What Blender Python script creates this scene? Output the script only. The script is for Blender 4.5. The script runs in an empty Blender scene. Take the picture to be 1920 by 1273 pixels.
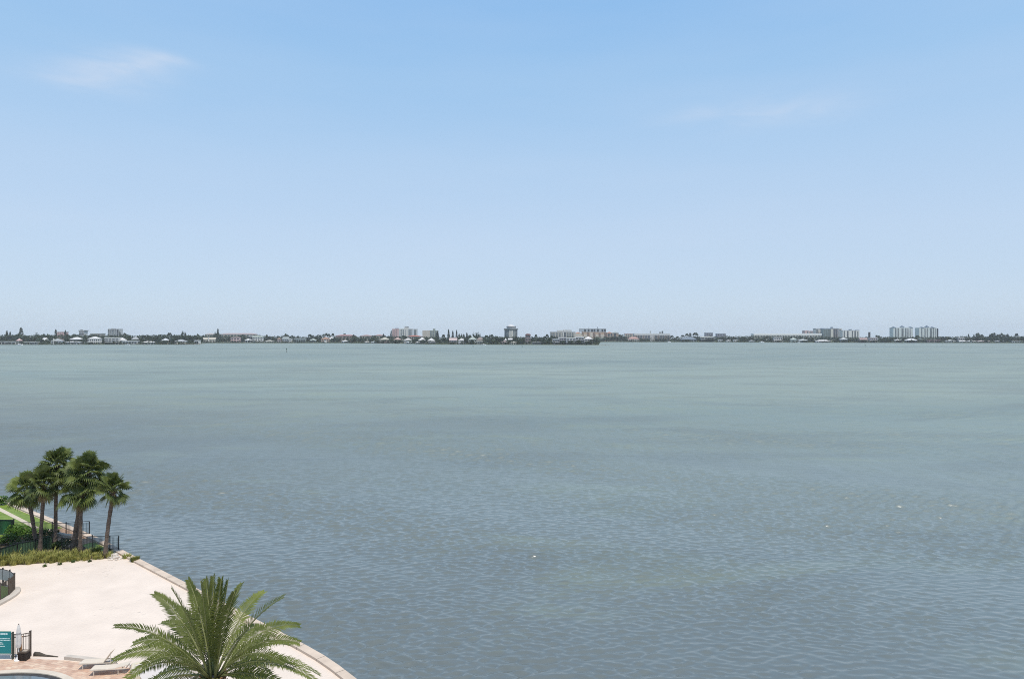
import bpy, math, random
import numpy as np
from mathutils import Vector, Matrix, noise as mnoise
random.seed(7); RNG = np.random.default_rng(7)
SC = bpy.context.scene
COL = SC.collection
HC, F, CX, HY = 20.0, 1280.0, 960.0, 630.0     # camera height, focal length in photo pixels, image centre, horizon row
WZ = -1.2                                       # water level (sand is 0)

def gp(x, y, z=0.0):
    """ground point seen at photo pixel x, y on the level z"""
    d = F*(HC-z)/(y-HY)
    return Vector(((x-CX)*d/F, d, z))
def zat(y, d):
    return HC-(y-HY)*d/F
def xat(x, d):
    return (x-CX)*d/F

# ---------------------------------------------------------------- materials
def nodes(name):
    m = bpy.data.materials.new(name); m.use_nodes = True
    nt = m.node_tree; b = nt.nodes['Principled BSDF']
    return m, nt, b
def mat(name, c, rough=0.7, var=0.18, scale=1.2, bump=0.0, bscale=None, c2=None, metal=0.0, spec=0.3, stretch=None):
    m, nt, b = nodes(name)
    tc = nt.nodes.new('ShaderNodeTexCoord'); src = tc.outputs['Object']
    if stretch:
        mp = nt.nodes.new('ShaderNodeMapping'); mp.inputs['Scale'].default_value = stretch
        nt.links.new(src, mp.inputs['Vector']); src = mp.outputs['Vector']
    n = nt.nodes.new('ShaderNodeTexNoise'); n.inputs['Scale'].default_value = scale; n.inputs['Detail'].default_value = 6
    nt.links.new(src, n.inputs['Vector'])
    r = nt.nodes.new('ShaderNodeValToRGB')
    a = [max(0, v*(1-var)) for v in c]; z = [min(1, v*(1+var)) for v in (c2 or c)]
    r.color_ramp.elements[0].position = .3; r.color_ramp.elements[1].position = .7
    r.color_ramp.elements[0].color = (*a, 1); r.color_ramp.elements[1].color = (*z, 1)
    nt.links.new(n.outputs['Fac'], r.inputs['Fac']); nt.links.new(r.outputs['Color'], b.inputs['Base Color'])
    b.inputs['Roughness'].default_value = rough; b.inputs['Metallic'].default_value = metal
    b.inputs['Specular IOR Level'].default_value = spec
    if bump:
        n2 = nt.nodes.new('ShaderNodeTexNoise'); n2.inputs['Scale'].default_value = bscale or scale*4; n2.inputs['Detail'].default_value = 8
        nt.links.new(src, n2.inputs['Vector'])
        bp = nt.nodes.new('ShaderNodeBump'); bp.inputs['Strength'].default_value = bump; bp.inputs['Distance'].default_value = .05
        nt.links.new(n2.outputs['Fac'], bp.inputs['Height']); nt.links.new(bp.outputs['Normal'], b.inputs['Normal'])
    return m
def leafmat(name, c, c2, scale=.6, trans=.25, rnd=True):
    """foliage: two greens mixed by noise and by a random value per object, a little light let through"""
    m, nt, b = nodes(name)
    tc = nt.nodes.new('ShaderNodeTexCoord')
    n = nt.nodes.new('ShaderNodeTexNoise'); n.inputs['Scale'].default_value = scale; n.inputs['Detail'].default_value = 5
    nt.links.new(tc.outputs['Object'], n.inputs['Vector'])
    r = nt.nodes.new('ShaderNodeValToRGB')
    r.color_ramp.elements[0].position = .35; r.color_ramp.elements[1].position = .68
    r.color_ramp.elements[0].color = (*c, 1); r.color_ramp.elements[1].color = (*c2, 1)
    nt.links.new(n.outputs['Fac'], r.inputs['Fac'])
    out = r.outputs['Color']
    if rnd:
        oi = nt.nodes.new('ShaderNodeObjectInfo')
        mr = nt.nodes.new('ShaderNodeMapRange'); mr.inputs['To Min'].default_value = .75; mr.inputs['To Max'].default_value = 1.25
        nt.links.new(oi.outputs['Random'], mr.inputs['Value'])
        vm = nt.nodes.new('ShaderNodeVectorMath'); vm.operation = 'SCALE'
        nt.links.new(out, vm.inputs[0]); nt.links.new(mr.outputs['Result'], vm.inputs['Scale']); out = vm.outputs['Vector']
    nt.links.new(out, b.inputs['Base Color'])
    b.inputs['Roughness'].default_value = .55; b.inputs['Specular IOR Level'].default_value = .3
    if trans:
        t = nt.nodes.new('ShaderNodeBsdfTranslucent'); nt.links.new(out, t.inputs['Color'])
        mx = nt.nodes.new('ShaderNodeMixShader'); mx.inputs['Fac'].default_value = trans
        nt.links.new(b.outputs['BSDF'], mx.inputs[1]); nt.links.new(t.outputs['BSDF'], mx.inputs[2])
        nt.links.new(mx.outputs['Shader'], nt.nodes['Material Output'].inputs['Surface'])
    return m
MATS = {}
def flat(c, rough=.75, var=.08):
    """cached plain painted / plaster material"""
    k = (tuple(c), rough)
    if k not in MATS:
        MATS[k] = mat('plaster_%d' % len(MATS), c, rough, var, .35)
    return MATS[k]

# ---------------------------------------------------------------- mesh builder
class MB:
    def __init__(s): s.v = []; s.f = []
    def add(s, vs, fs):
        o = len(s.v); s.v += [tuple(v) for v in vs]; s.f += [tuple(o+i for i in f) for f in fs]
    def box(s, x0, x1, y0, y1, z0, z1):
        s.add([(x0,y0,z0),(x1,y0,z0),(x1,y1,z0),(x0,y1,z0),(x0,y0,z1),(x1,y0,z1),(x1,y1,z1),(x0,y1,z1)],
              [(0,3,2,1),(4,5,6,7),(0,1,5,4),(1,2,6,5),(2,3,7,6),(3,0,4,7)])
        return s
    def bar(s, p, q, w, h=None, up=(0,0,1)):
        """box beam from p to q, w wide and h high"""
        p, q = Vector(p), Vector(q); h = h or w
        d = (q-p).normalized(); u = Vector(up)
        if abs(d.dot(u)) > .98: u = Vector((1,0,0))
        a = d.cross(u).normalized()*w/2; b = a.cross(d).normalized()*h/2
        vs = [p-a-b, p+a-b, p+a+b, p-a+b, q-a-b, q+a-b, q+a+b, q-a+b]
        s.add(vs, [(0,1,2,3),(7,6,5,4),(0,4,5,1),(1,5,6,2),(2,6,7,3),(3,7,4,0)]); return s
    def tube(s, pts, rad, n=8, cap=True):
        pts = [Vector(p) for p in pts]; rings = []
        if not hasattr(rad, '__len__'): rad = [rad]*len(pts)
        vs = []; fs = []
        for i, p in enumerate(pts):
            d = (pts[min(i+1, len(pts)-1)]-pts[max(i-1, 0)]).normalized()
            u = Vector((0,1,0)) if abs(d.z) > .7 else Vector((0,0,1))
            a = d.cross(u).normalized(); b = d.cross(a).normalized()
            for k in range(n):
                t = 2*math.pi*k/n; vs.append(p+(a*math.cos(t)+b*math.sin(t))*rad[i])
        for i in range(len(pts)-1):
            for k in range(n):
                k2 = (k+1) % n; fs.append((i*n+k, i*n+k2, (i+1)*n+k2, (i+1)*n+k))
        if cap: fs += [tuple(range(n))[::-1], tuple((len(pts)-1)*n+k for k in range(n))]
        s.add(vs, fs); return s
    def prism(s, poly, z0, z1):
        """vertical prism over a counter-clockwise polygon"""
        n = len(poly); vs = [(p[0],p[1],z0) for p in poly]+[(p[0],p[1],z1) for p in poly]
        s.add(vs, [tuple(range(n))[::-1], tuple(range(n, 2*n))]+[(i,(i+1)%n,n+(i+1)%n,n+i) for i in range(n)]); return s
    def hip(s, x0, x1, y0, y1, z0, z1, ridge=.45, gable=False, t=.25):
        """hip (or gable) roof with a small eave thickness"""
        xm0 = x0+(x1-x0)*(0 if gable else min(.48, ridge*(y1-y0)/(x1-x0))); xm1 = x1-(xm0-x0); ym = (y0+y1)/2
        s.add([(x0,y0,z0),(x1,y0,z0),(x1,y1,z0),(x0,y1,z0),(x0,y0,z0+t),(x1,y0,z0+t),(x1,y1,z0+t),(x0,y1,z0+t),(xm0,ym,z1),(xm1,ym,z1)],
              [(0,3,2,1),(0,1,5,4),(1,2,6,5),(2,3,7,6),(3,0,4,7),(4,5,9,8),(5,6,9),(6,7,8,9),(7,4,8)]); return s
    def dome(s, c, r, h, n=14, m=5):
        vs = []; fs = []
        for i in range(m):
            t = math.pi/2*i/m
            for k in range(n):
                a = 2*math.pi*k/n; vs.append((c[0]+r*math.cos(t)*math.cos(a), c[1]+r*math.cos(t)*math.sin(a), c[2]+h*math.sin(t)))
        vs.append((c[0],c[1],c[2]+h))
        for i in range(m-1):
            for k in range(n): fs.append((i*n+k, i*n+(k+1)%n, (i+1)*n+(k+1)%n, (i+1)*n+k))
        fs += [((m-1)*n+k, (m-1)*n+(k+1)%n, m*n) for k in range(n)]; fs.append(tuple(range(n))[::-1])
        s.add(vs, fs); return s
    def build(s, name, material, parent=None, smooth=False, loc=None):
        me = bpy.data.meshes.new(name); me.from_pydata(s.v, [], s.f); me.update()
        if smooth: me.polygons.foreach_set('use_smooth', [True]*len(me.polygons))
        if material: me.materials.append(material)
        o = bpy.data.objects.new(name, me); COL.objects.link(o)
        if parent: o.parent = parent
        if loc is not None: o.location = loc
        return o
def quadcloud(name, cen, size, material, parent=None, up=.0, aspect=.6, rng=RNG, nrm=None, loc=None):
    """many small leaf faces with random orientation"""
    cen = np.asarray(cen, float); n = len(cen)
    d = rng.normal(size=(n,3)); d[:,2] = d[:,2]*.7+up
    d /= np.linalg.norm(d, axis=1)[:,None]
    e = np.cross(d, rng.normal(size=(n,3))); e /= np.linalg.norm(e, axis=1)[:,None]
    s = (np.asarray(size)*np.ones(n))[:,None]
    a = d*s*.5; b = e*s*.5*aspect
    v = np.stack([cen-a, cen+b, cen+a, cen-b], 1).reshape(-1,3)
    me = bpy.data.meshes.new(name)
    me.vertices.add(4*n); me.vertices.foreach_set('co', v.ravel())
    me.loops.add(4*n); me.loops.foreach_set('vertex_index', np.arange(4*n, dtype=np.int32))
    me.polygons.add(n); me.polygons.foreach_set('loop_start', np.arange(0,4*n,4, dtype=np.int32))
    me.update(calc_edges=True); me.materials.append(material)
    o = bpy.data.objects.new(name, me); COL.objects.link(o)
    if parent: o.parent = parent
    if loc is not None: o.location = loc
    return o
def empty(name, loc, rz=0):
    o = bpy.data.objects.new(name, None); COL.objects.link(o); o.location = loc; o.rotation_euler = (0,0,rz); o.empty_display_size = .3
    return o
def tag(o, label=None, cat=None, group=None, kind=None):
    if label: o['label'] = label
    if cat: o['category'] = cat
    if group: o['group'] = group
    if kind: o['kind'] = kind
    return o
def thing(name, label, cat, loc, rz=0, group=None):
    return tag(empty(name, loc, rz), label, cat, group)
def copy_tree(o, parent=None):
    c = o.copy(); COL.objects.link(c)
    if parent: c.parent = parent
    for ch in list(o.children): copy_tree(ch, c)
    return c
def sheet(name, pts, z, material):
    m = MB(); m.add([(p[0],p[1],z) for p in pts], [tuple(range(len(pts)))])
    o = m.build(name, material)
    if o.data.polygons[0].normal.z < 0: o.data.flip_normals()
    return tag(o, kind='structure')
def strip(name, left, right, z, material, zl=None):
    """a ribbon between two polylines"""
    m = MB(); n = len(left)
    m.add([(p[0],p[1],z) for p in left]+[(p[0],p[1],z) for p in right], [(i,i+1,n+i+1,n+i) for i in range(n-1)])
    o = m.build(name, material)
    if o.data.polygons[0].normal.z < 0: o.data.flip_normals()
    return tag(o, kind='structure')
def offset(pts, d):
    """polyline moved sideways by d (to the left of its direction)"""
    out = []
    for i, p in enumerate(pts):
        a = pts[max(i-1,0)]; b = pts[min(i+1,len(pts)-1)]
        t = Vector((b[0]-a[0], b[1]-a[1])).normalized()
        out.append(Vector((p[0]-t.y*d, p[1]+t.x*d, 0)))
    return out
# ---------------------------------------------------------------- camera, light, sky, haze
cam = bpy.data.cameras.new('camera'); co = bpy.data.objects.new('camera', cam); COL.objects.link(co)
co.location = (0,0,HC); co.rotation_euler = (math.radians(90),0,0)
cam.sensor_width = 36; cam.lens = 24; cam.shift_y = -(636.5-HY)/1920; cam.clip_start = .5; cam.clip_end = 40000
SC.camera = co
SUN_EL, SUN_AZ = math.radians(65), math.radians(140)       # azimuth from +Y towards +X: from the right, a little behind the camera
sd = Vector((math.sin(SUN_AZ)*math.cos(SUN_EL), math.cos(SUN_AZ)*math.cos(SUN_EL), math.sin(SUN_EL)))
sl = bpy.data.lights.new('sun', 'SUN'); sl.energy = 2.9; sl.angle = math.radians(.8); sl.color = (1,.93,.83)
so = bpy.data.objects.new('sun', sl); COL.objects.link(so); so.rotation_euler = sd.to_track_quat('Z','Y').to_euler(); so.location = (30,-30,90)
EXPO = .35
W = bpy.data.worlds.new('World'); SC.world = W; W.use_nodes = True
nt = W.node_tree; bg = nt.nodes['Background']
sky = nt.nodes.new('ShaderNodeTexSky'); sky.sky_type = 'NISHITA'; sky.sun_disc = False
sky.sun_elevation = SUN_EL; sky.sun_rotation = SUN_AZ; sky.air_density = 1.0; sky.dust_density = .6; sky.ozone_density = 1.6; sky.altitude = 0
bg.inputs['Strength'].default_value = .12
# thin high cloud: a few soft wisps of whiter sky, placed by direction
tc = nt.nodes.new('ShaderNodeTexCoord')
mp = nt.nodes.new('ShaderNodeMapping'); mp.inputs['Scale'].default_value = (3.2, 3.2, 14); nt.links.new(tc.outputs['Generated'], mp.inputs['Vector'])
nz = nt.nodes.new('ShaderNodeTexNoise'); nz.inputs['Scale'].default_value = 2.6; nz.inputs['Detail'].default_value = 7; nz.inputs['Roughness'].default_value = .55
nz.inputs['Distortion'].default_value = .6
nt.links.new(mp.outputs['Vector'], nz.inputs['Vector'])
def wmath(op, a, b=None, clamp=False):
    n = nt.nodes.new('ShaderNodeMath'); n.operation = op; n.use_clamp = clamp
    for i, v in enumerate((a, b)):
        if v is None: continue
        if isinstance(v, (int, float)): n.inputs[i].default_value = v
        else: nt.links.new(v, n.inputs[i])
    return n.outputs[0]
sep = nt.nodes.new('ShaderNodeSeparateXYZ'); nt.links.new(tc.outputs['Generated'], sep.inputs[0])
def wisp(px, py, wx, wy, amp, tilt=0):
    d = Vector(((px-CX)/F, 1, -(py-HY)/F)).normalized()
    dx = wmath('SUBTRACT', sep.outputs['X'], d.x); dz = wmath('SUBTRACT', sep.outputs['Z'], d.z)
    if tilt: dz = wmath('SUBTRACT', dz, wmath('MULTIPLY', dx, tilt))
    q = wmath('ADD', wmath('POWER', wmath('ABSOLUTE', wmath('DIVIDE', dx, wx)), 2), wmath('POWER', wmath('ABSOLUTE', wmath('DIVIDE', dz, wy)), 2))
    g = wmath('POWER', 2.718, wmath('MULTIPLY', q, -1))
    front = wmath('GREATER_THAN', sep.outputs['Y'], 0)
    return wmath('MULTIPLY', wmath('MULTIPLY', g, amp), front)
ws = wisp(205,145,.05,.02,.8,.1)
for a in ((240,118,.04,.012,.8,.1), (310,108,.03,.006,.75,-.05), (120,152,.05,.008,.35,0), (1400,212,.09,.02,.6,.0), (1530,208,.07,.014,.45,0)):
    ws = wmath('ADD', ws, wisp(*a))
nzr = nt.nodes.new('ShaderNodeMapRange'); nzr.inputs['From Min'].default_value = .25; nzr.inputs['From Max'].default_value = .7
nt.links.new(nz.outputs['Fac'], nzr.inputs['Value'])
cl = wmath('MULTIPLY', wmath('MULTIPLY', ws, nzr.outputs['Result']), .62, True)
# faint large scale unevenness of the sky
mp2 = nt.nodes.new('ShaderNodeMapping'); mp2.inputs['Scale'].default_value = (1.2,1.2,7); nt.links.new(tc.outputs['Generated'], mp2.inputs['Vector'])
nz2 = nt.nodes.new('ShaderNodeTexNoise'); nz2.inputs['Scale'].default_value = 1.7; nz2.inputs['Detail'].default_value = 4
nt.links.new(mp2.outputs['Vector'], nz2.inputs['Vector'])
cl = wmath('ADD', cl, wmath('MULTIPLY', wmath('SUBTRACT', nz2.outputs['Fac'], .42, True), .35), True)
mix = nt.nodes.new('ShaderNodeMix'); mix.data_type = 'RGBA'
# summer coastal haze: the clear-sky model is blended with a paler humid sky by elevation
def lin(c): return tuple((v/255/12.92 if v <= 10 else ((v/255+.055)/1.055)**2.4)/(.12*2**EXPO) for v in c)
hr = nt.nodes.new('ShaderNodeValToRGB'); e = hr.color_ramp.elements
st = [(0,(193,213,235)), (.14,(193,215,240)), (.25,(180,211,242)), (.35,(161,203,242)), (.44,(147,195,242)), (.62,(140,182,234)), (1,(160,188,224))]
while len(e) < len(st): e.new(.5)
for i, (p, c) in enumerate(st): e[i].position = p; e[i].color = (*lin(c), 1)
nt.links.new(sep.outputs['Z'], hr.inputs['Fac'])
hmix = nt.nodes.new('ShaderNodeMix'); hmix.data_type = 'RGBA'; hmix.inputs['Factor'].default_value = .85
nt.links.new(sky.outputs['Color'], hmix.inputs['A']); nt.links.new(hr.outputs['Color'], hmix.inputs['B'])
nt.links.new(cl, mix.inputs['Factor']); nt.links.new(hmix.outputs['Result'], mix.inputs['A']); mix.inputs['B'].default_value = (*lin((214,224,240)),1)
nt.links.new(mix.outputs['Result'], bg.inputs['Color'])

hm = bpy.data.materials.new('haze_air'); hm.use_nodes = True; hn = hm.node_tree
hn.nodes.remove(hn.nodes['Principled BSDF'])
pv = hn.nodes.new('ShaderNodeVolumePrincipled'); pv.inputs['Color'].default_value = (.93,.97,1,1); pv.inputs['Density'].default_value = .000065; pv.inputs['Anisotropy'].default_value = -.1
hn.links.new(pv.outputs['Volume'], hn.nodes['Material Output'].inputs['Volume'])
hz = MB().box(-4500,4500,-400,4500,-3.5,75).build('haze', hm); tag(hz, 'thin pale sea haze over the whole bay', 'haze', kind='stuff')

SC.view_settings.view_transform = 'Standard'; SC.view_settings.look = 'None'; SC.view_settings.exposure = EXPO; SC.view_settings.gamma = 1
SC.cycles.max_bounces = 6; SC.cycles.volume_bounces = 0; SC.cycles.use_denoising = False
try: SC.cycles.denoiser = 'OPENIMAGEDENOISE'
except Exception: pass
SC.cycles.filter_width = 1.0; SC.cycles.sample_clamp_indirect = 6; SC.cycles.sample_clamp_direct = 1.0

# ---------------------------------------------------------------- water
m, nt, b = nodes('bay_water')
tc = nt.nodes.new('ShaderNodeTexCoord')
def noise(vec, scale, detail, rough=.5, dist=0):
    n = nt.nodes.new('ShaderNodeTexNoise'); n.inputs['Scale'].default_value = scale; n.inputs['Detail'].default_value = detail
    n.inputs['Roughness'].default_value = rough; n.inputs['Distortion'].default_value = dist
    nt.links.new(vec, n.inputs['Vector']); return n.outputs['Fac']
def mapping(sc, rz=0):
    mp = nt.nodes.new('ShaderNodeMapping'); mp.inputs['Scale'].default_value = sc; mp.inputs['Rotation'].default_value = (0,0,rz)
    nt.links.new(tc.outputs['Object'], mp.inputs['Vector']); return mp.outputs['Vector']
def ramp(fac, stops):
    r = nt.nodes.new('ShaderNodeValToRGB'); e = r.color_ramp.elements
    while len(e) < len(stops): e.new(.5)
    for i, (p, c) in enumerate(stops): e[i].position = p; e[i].color = (*c, 1)
    nt.links.new(fac, r.inputs['Fac']); return r.outputs['Color']
def mixc(fac, a, c):
    n = nt.nodes.new('ShaderNodeMix'); n.data_type = 'RGBA'
    nt.links.new(a, n.inputs['A'])
    if isinstance(c, tuple): n.inputs['B'].default_value = (*c, 1)
    else: nt.links.new(c, n.inputs['B'])
    if isinstance(fac, float): n.inputs['Factor'].default_value = fac
    else: nt.links.new(fac, n.inputs['Factor'])
    return n.outputs['Result']
def mth(op, a, c):
    n = nt.nodes.new('ShaderNodeMath'); n.operation = op
    for i, v in enumerate((a, c)):
        if isinstance(v, (int, float)): n.inputs[i].default_value = v
        else: nt.links.new(v, n.inputs[i])
    return n.outputs[0]
# shallow bay: sandy green shoals, teal water, purple-grey seagrass nearer the beach
big = noise(mapping((.004,.0085,1), .25), 1, 4, .5, .6)
base = ramp(big, [(.34,(.16,.208,.188)), (.5,(.192,.24,.21)), (.66,(.222,.268,.226))])
grass = noise(mapping((.02,.05,1), -.5), 1, 5, .55, .8)
gm = ramp(grass, [(.47,(0,0,0)), (.62,(1,1,1))])
sepw = nt.nodes.new('ShaderNodeSeparateXYZ'); nt.links.new(tc.outputs['Object'], sepw.inputs[0])
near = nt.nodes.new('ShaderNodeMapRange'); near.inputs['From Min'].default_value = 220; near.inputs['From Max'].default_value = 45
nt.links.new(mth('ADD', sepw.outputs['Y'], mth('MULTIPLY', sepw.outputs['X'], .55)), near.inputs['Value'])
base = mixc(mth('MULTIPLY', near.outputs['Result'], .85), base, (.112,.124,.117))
shoal = ramp(noise(mapping((.03,.075,1), .6), 1, 6, .6, .6), [(.55,(0,0,0)), (.68,(1,1,1))])
base = mixc(mth('MULTIPLY', shoal, .38), base, (.20,.235,.165))
base = mixc(mth('MULTIPLY', gm, .28), base, (.10,.118,.115))
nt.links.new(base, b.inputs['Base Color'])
b.inputs['Roughness'].default_value = .12; b.inputs['IOR'].default_value = 1.5; b.inputs['Specular IOR Level'].default_value = 1.0
w2 = noise(mapping((1.9,3.6,1), -.2), 1, 4, .6, .7)
w3 = noise(mapping((.5,1.2,1), .3), 1, 3, .55, .4)
h = mth('ADD', mth('MULTIPLY', w2, .22), mth('MULTIPLY', w3, .45))
bp = nt.nodes.new('ShaderNodeBump'); bp.inputs['Strength'].default_value = .35; bp.inputs["Distance"].default_value = .10
nt.links.new(h, bp.inputs['Height']); nt.links.new(bp.outputs['Normal'], b.inputs['Normal'])
# chop too fine for the mesh roughens the mirror instead; wind lanes vary it
ca = nt.nodes.new('ShaderNodeAttribute'); ca.attribute_name = 'chop'
lane = noise(mapping((.006,.016,1), .12), 1, 5, .55, .5)
paw = noise(mapping((.45,.085,1), .05), 1, 3, .6, .3)
rg_ = mth('ADD', .10, mth('MULTIPLY', mth('POWER', ca.outputs['Fac'], .8), mth('ADD', .55, mth('ADD', mth('MULTIPLY', lane, .9), mth('MULTIPLY', mth('SUBTRACT', paw, .3), 1.1)))))
nt.links.new(rg_, b.inputs['Roughness'])
wm = m
# one sheet of wind chop, fanned out from the beach: rows and columns grow with distance, waves too short for the
# spacing of their row are left to the material's bump
rr = [30.0]
while rr[-1] < 4300:
    r = rr[-1]; rr.append(r+min(160, max(.075, .25*r*r*1.88/27000)))
rr = np.array(rr); dr = np.gradient(rr)
th = np.concatenate([np.linspace(-88,-42,24)[:-1], np.linspace(-42,42,1000), np.linspace(42,88,24)[1:]])*math.pi/180
RR, TT = np.meshgrid(rr, th, indexing='ij')
X0 = RR*np.sin(TT); Y0 = RR*np.cos(TT)
H = np.zeros_like(X0); DX = np.zeros_like(X0); DY = np.zeros_like(X0)
wr = np.random.default_rng(21)
gust = np.zeros_like(X0); lost = np.zeros_like(rr)
for i in range(7):                     # patches of stronger and calmer chop
    k = 2*math.pi/wr.uniform(14,60); a = wr.uniform(0,2*math.pi)
    gust += np.sin(k*(X0*math.cos(a)*.6+Y0*math.sin(a))+wr.uniform(0,6.3))
gust = np.clip(1+.34*gust/1.5, .35, 1.7)
NW = 84
for i in range(NW):
    L = .5*(7.0/.5)**(i/(NW-1))*wr.uniform(.93,1.07); k = 2*math.pi/L
    a = -1.45+wr.normal()*.45                 # travel direction: towards the beach
    slope = .066*(1.0 if L < 1.4 else 1.05)
    amp = slope/k
    fade = np.clip((L/dr-2.2)/2.5, 0, 1)[:,None]*gust
    if L > 1.2: fade = fade*np.clip((RR-26*L)/(60*L), 0, 1)      # the lee of the beach: longer chop builds only farther out
    ph = k*(math.cos(a)*X0+math.sin(a)*Y0)+wr.uniform(0,2*math.pi)
    lost += .5*slope*slope*(1-np.clip((L/dr-2.2)/2.5,0,1))
    H += amp*fade*np.cos(ph); q = .15*amp*fade*np.sin(ph)
    DX -= q*math.cos(a); DY -= q*math.sin(a)
P = np.stack([X0+DX, Y0+DY, WZ+H], -1).reshape(-1,3)
nr, nc = X0.shape
idx = np.arange(nr*nc, dtype=np.int32).reshape(nr,nc)
Q = np.stack([idx[:-1,:-1], idx[:-1,1:], idx[1:,1:], idx[1:,:-1]], -1).reshape(-1,4)[:, ::-1]
me = bpy.data.meshes.new('water'); me.vertices.add(len(P)); me.vertices.foreach_set('co', P.ravel())
me.loops.add(Q.size); me.loops.foreach_set('vertex_index', np.ascontiguousarray(Q).ravel())
me.polygons.add(len(Q)); me.polygons.foreach_set('loop_start', np.arange(0,Q.size,4, dtype=np.int32))
me.polygons.foreach_set('use_smooth', np.ones(len(Q), bool)); me.update(calc_edges=True); me.materials.append(wm)
at = me.attributes.new('chop', 'FLOAT', 'POINT'); at.data.foreach_set('value', np.repeat(np.sqrt(lost), nc).astype(np.float32))
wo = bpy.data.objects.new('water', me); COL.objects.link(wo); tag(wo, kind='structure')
print('water', nr, nc, float(np.sqrt(lost).max()), 'slope', float(np.std(np.diff(H,axis=0)[:120]/np.diff(rr)[:120,None])))
# ---------------------------------------------------------------- near shore: ground, seawall, paths
M_sand = mat('sand', (.70,.595,.50), .95, .06, .5, bump=.9, bscale=5, spec=.1)
nt = M_sand.node_tree; bs = nt.nodes['Principled BSDF']; ob = bs.inputs['Normal'].links[0].from_node      # trodden dents in the dry sand
tcs = nt.nodes.new('ShaderNodeTexCoord'); vo = nt.nodes.new('ShaderNodeTexVoronoi'); vo.inputs['Scale'].default_value = 1.5; nt.links.new(tcs.outputs['Object'], vo.inputs['Vector'])
vr = nt.nodes.new('ShaderNodeMapRange'); vr.inputs['From Max'].default_value = .22; nt.links.new(vo.outputs['Distance'], vr.inputs['Value'])
nm_ = nt.nodes.new('ShaderNodeTexNoise'); nm_.inputs['Scale'].default_value = .16; nm_.inputs['Detail'].default_value = 3; nt.links.new(tcs.outputs['Object'], nm_.inputs['Vector'])
nr_ = nt.nodes.new('ShaderNodeMapRange'); nr_.inputs['From Min'].default_value = .45; nr_.inputs['From Max'].default_value = .65; nt.links.new(nm_.outputs['Fac'], nr_.inputs['Value'])
b2 = nt.nodes.new('ShaderNodeBump'); b2.inputs['Distance'].default_value = .08; nt.links.new(nr_.outputs['Result'], b2.inputs['Strength']); nt.links.new(vr.outputs['Result'], b2.inputs['Height'])
nt.links.new(ob.outputs['Normal'], b2.inputs['Normal']); nt.links.new(b2.outputs['Normal'], bs.inputs['Normal'])
M_lawn = leafmat('lawn_grass', (.14,.20,.02), (.20,.27,.035), .9, 0, False)
M_conc = mat('pale_concrete', (.5,.44,.37), .9, .14, 1.2, bump=.2)
M_cap = mat('seawall_cap', (.58,.47,.37), .9, .13, .9, bump=.25)
M_wall = mat('seawall_face', (.30,.27,.22), .9, .25, 1.5, bump=.4)
M_walk = mat('sidewalk', (.55,.47,.36), .9, .08, 1.0, bump=.15)
M_black = mat('black_metal', (.018,.02,.022), .45, .2, 3)
M_brown = mat('bronze_metal', (.085,.065,.05), .5, .2, 3)
M_white = mat('white_paint', (.78,.77,.74), .5, .05, 2)
M_mulch = mat('mulch', (.10,.075,.045), .95, .3, 2, bump=.6)
M_rock = mat('pale_rock', (.56,.50,.43), .9, .25, 3, bump=.6)

def pavers(name, c1, c2, mort, sx, sy, rz):
    m, nt, b = nodes(name)
    tc = nt.nodes.new('ShaderNodeTexCoord'); mp = nt.nodes.new('ShaderNodeMapping'); mp.inputs['Rotation'].default_value = (0,0,rz)
    nt.links.new(tc.outputs['Object'], mp.inputs['Vector'])
    br = nt.nodes.new('ShaderNodeTexBrick'); br.inputs['Scale'].default_value = 1; br.inputs['Brick Width'].default_value = sx; br.inputs['Row Height'].default_value = sy
    br.inputs['Color1'].default_value = (*c1,1); br.inputs['Color2'].default_value = (*c2,1); br.inputs['Mortar'].default_value = (*mort,1); br.inputs['Mortar Size'].default_value = .012
    nt.links.new(mp.outputs['Vector'], br.inputs['Vector'])
    n = nt.nodes.new('ShaderNodeTexNoise'); n.inputs['Scale'].default_value = 1.4; n.inputs['Detail'].default_value = 6; nt.links.new(tc.outputs['Object'], n.inputs['Vector'])
    mx = nt.nodes.new('ShaderNodeMix'); mx.data_type = 'RGBA'; mx.blend_type = 'OVERLAY'; mx.inputs['Factor'].default_value = .5
    nt.links.new(br.outputs['Color'], mx.inputs['A']); nt.links.new(n.outputs['Fac'], mx.inputs['B'])
    nt.links.new(mx.outputs['Result'], b.inputs['Base Color']); b.inputs['Roughness'].default_value = .9
    return m
M_pave_deck = pavers('pink_pavers', (.52,.33,.23), (.64,.47,.34), (.42,.30,.23), .42, .21, .3)
M_pave_path = pavers('brown_pavers', (.36,.22,.135), (.43,.28,.18), (.27,.18,.12), .22, .11, .7)

# outer edge of the seawall, from behind the building round past the beach and away to the left
edge_px = [(690,1300),(664,1273),(638,1250),(609,1231.5),(579,1215.6),(546,1198),(511,1180.5),(478,1163),(444,1146),(395,1119.5),(346,1094),(310,1074.5),(265.5,1053),(224,1031.5),(194,1011.5),(155,997.5),(130,987.5),(105,977.5),(81,967),(61,959.5),(28,946.5),(-30,926)]
edge = [gp(*p) for p in edge_px]
edge = [Vector((9,-70,0)), Vector((9,12,0)), Vector((5.5,22,0)), Vector((.5,29.5,0))]+edge+[Vector((-180,178,0)), Vector((-420,380,0))]
def smooth(p, n=2):
    for _ in range(n): p = [p[0]]+[(p[i-1]+p[i]*2+p[i+1])/4 for i in range(1,len(p)-1)]+[p[-1]]
    return p
edge = smooth(edge)
ground = sheet('ground', edge+[Vector((-420,-70,0))], 0, M_sand)
CW = .58
inner = offset(edge, CW)           # the land lies to the left of the direction of travel
sw = thing('seawall', 'concrete seawall with a pale flat cap curving along the beach edge', 'seawall', (0,0,0))
m = MB(); n = len(edge)
vs = []
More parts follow.
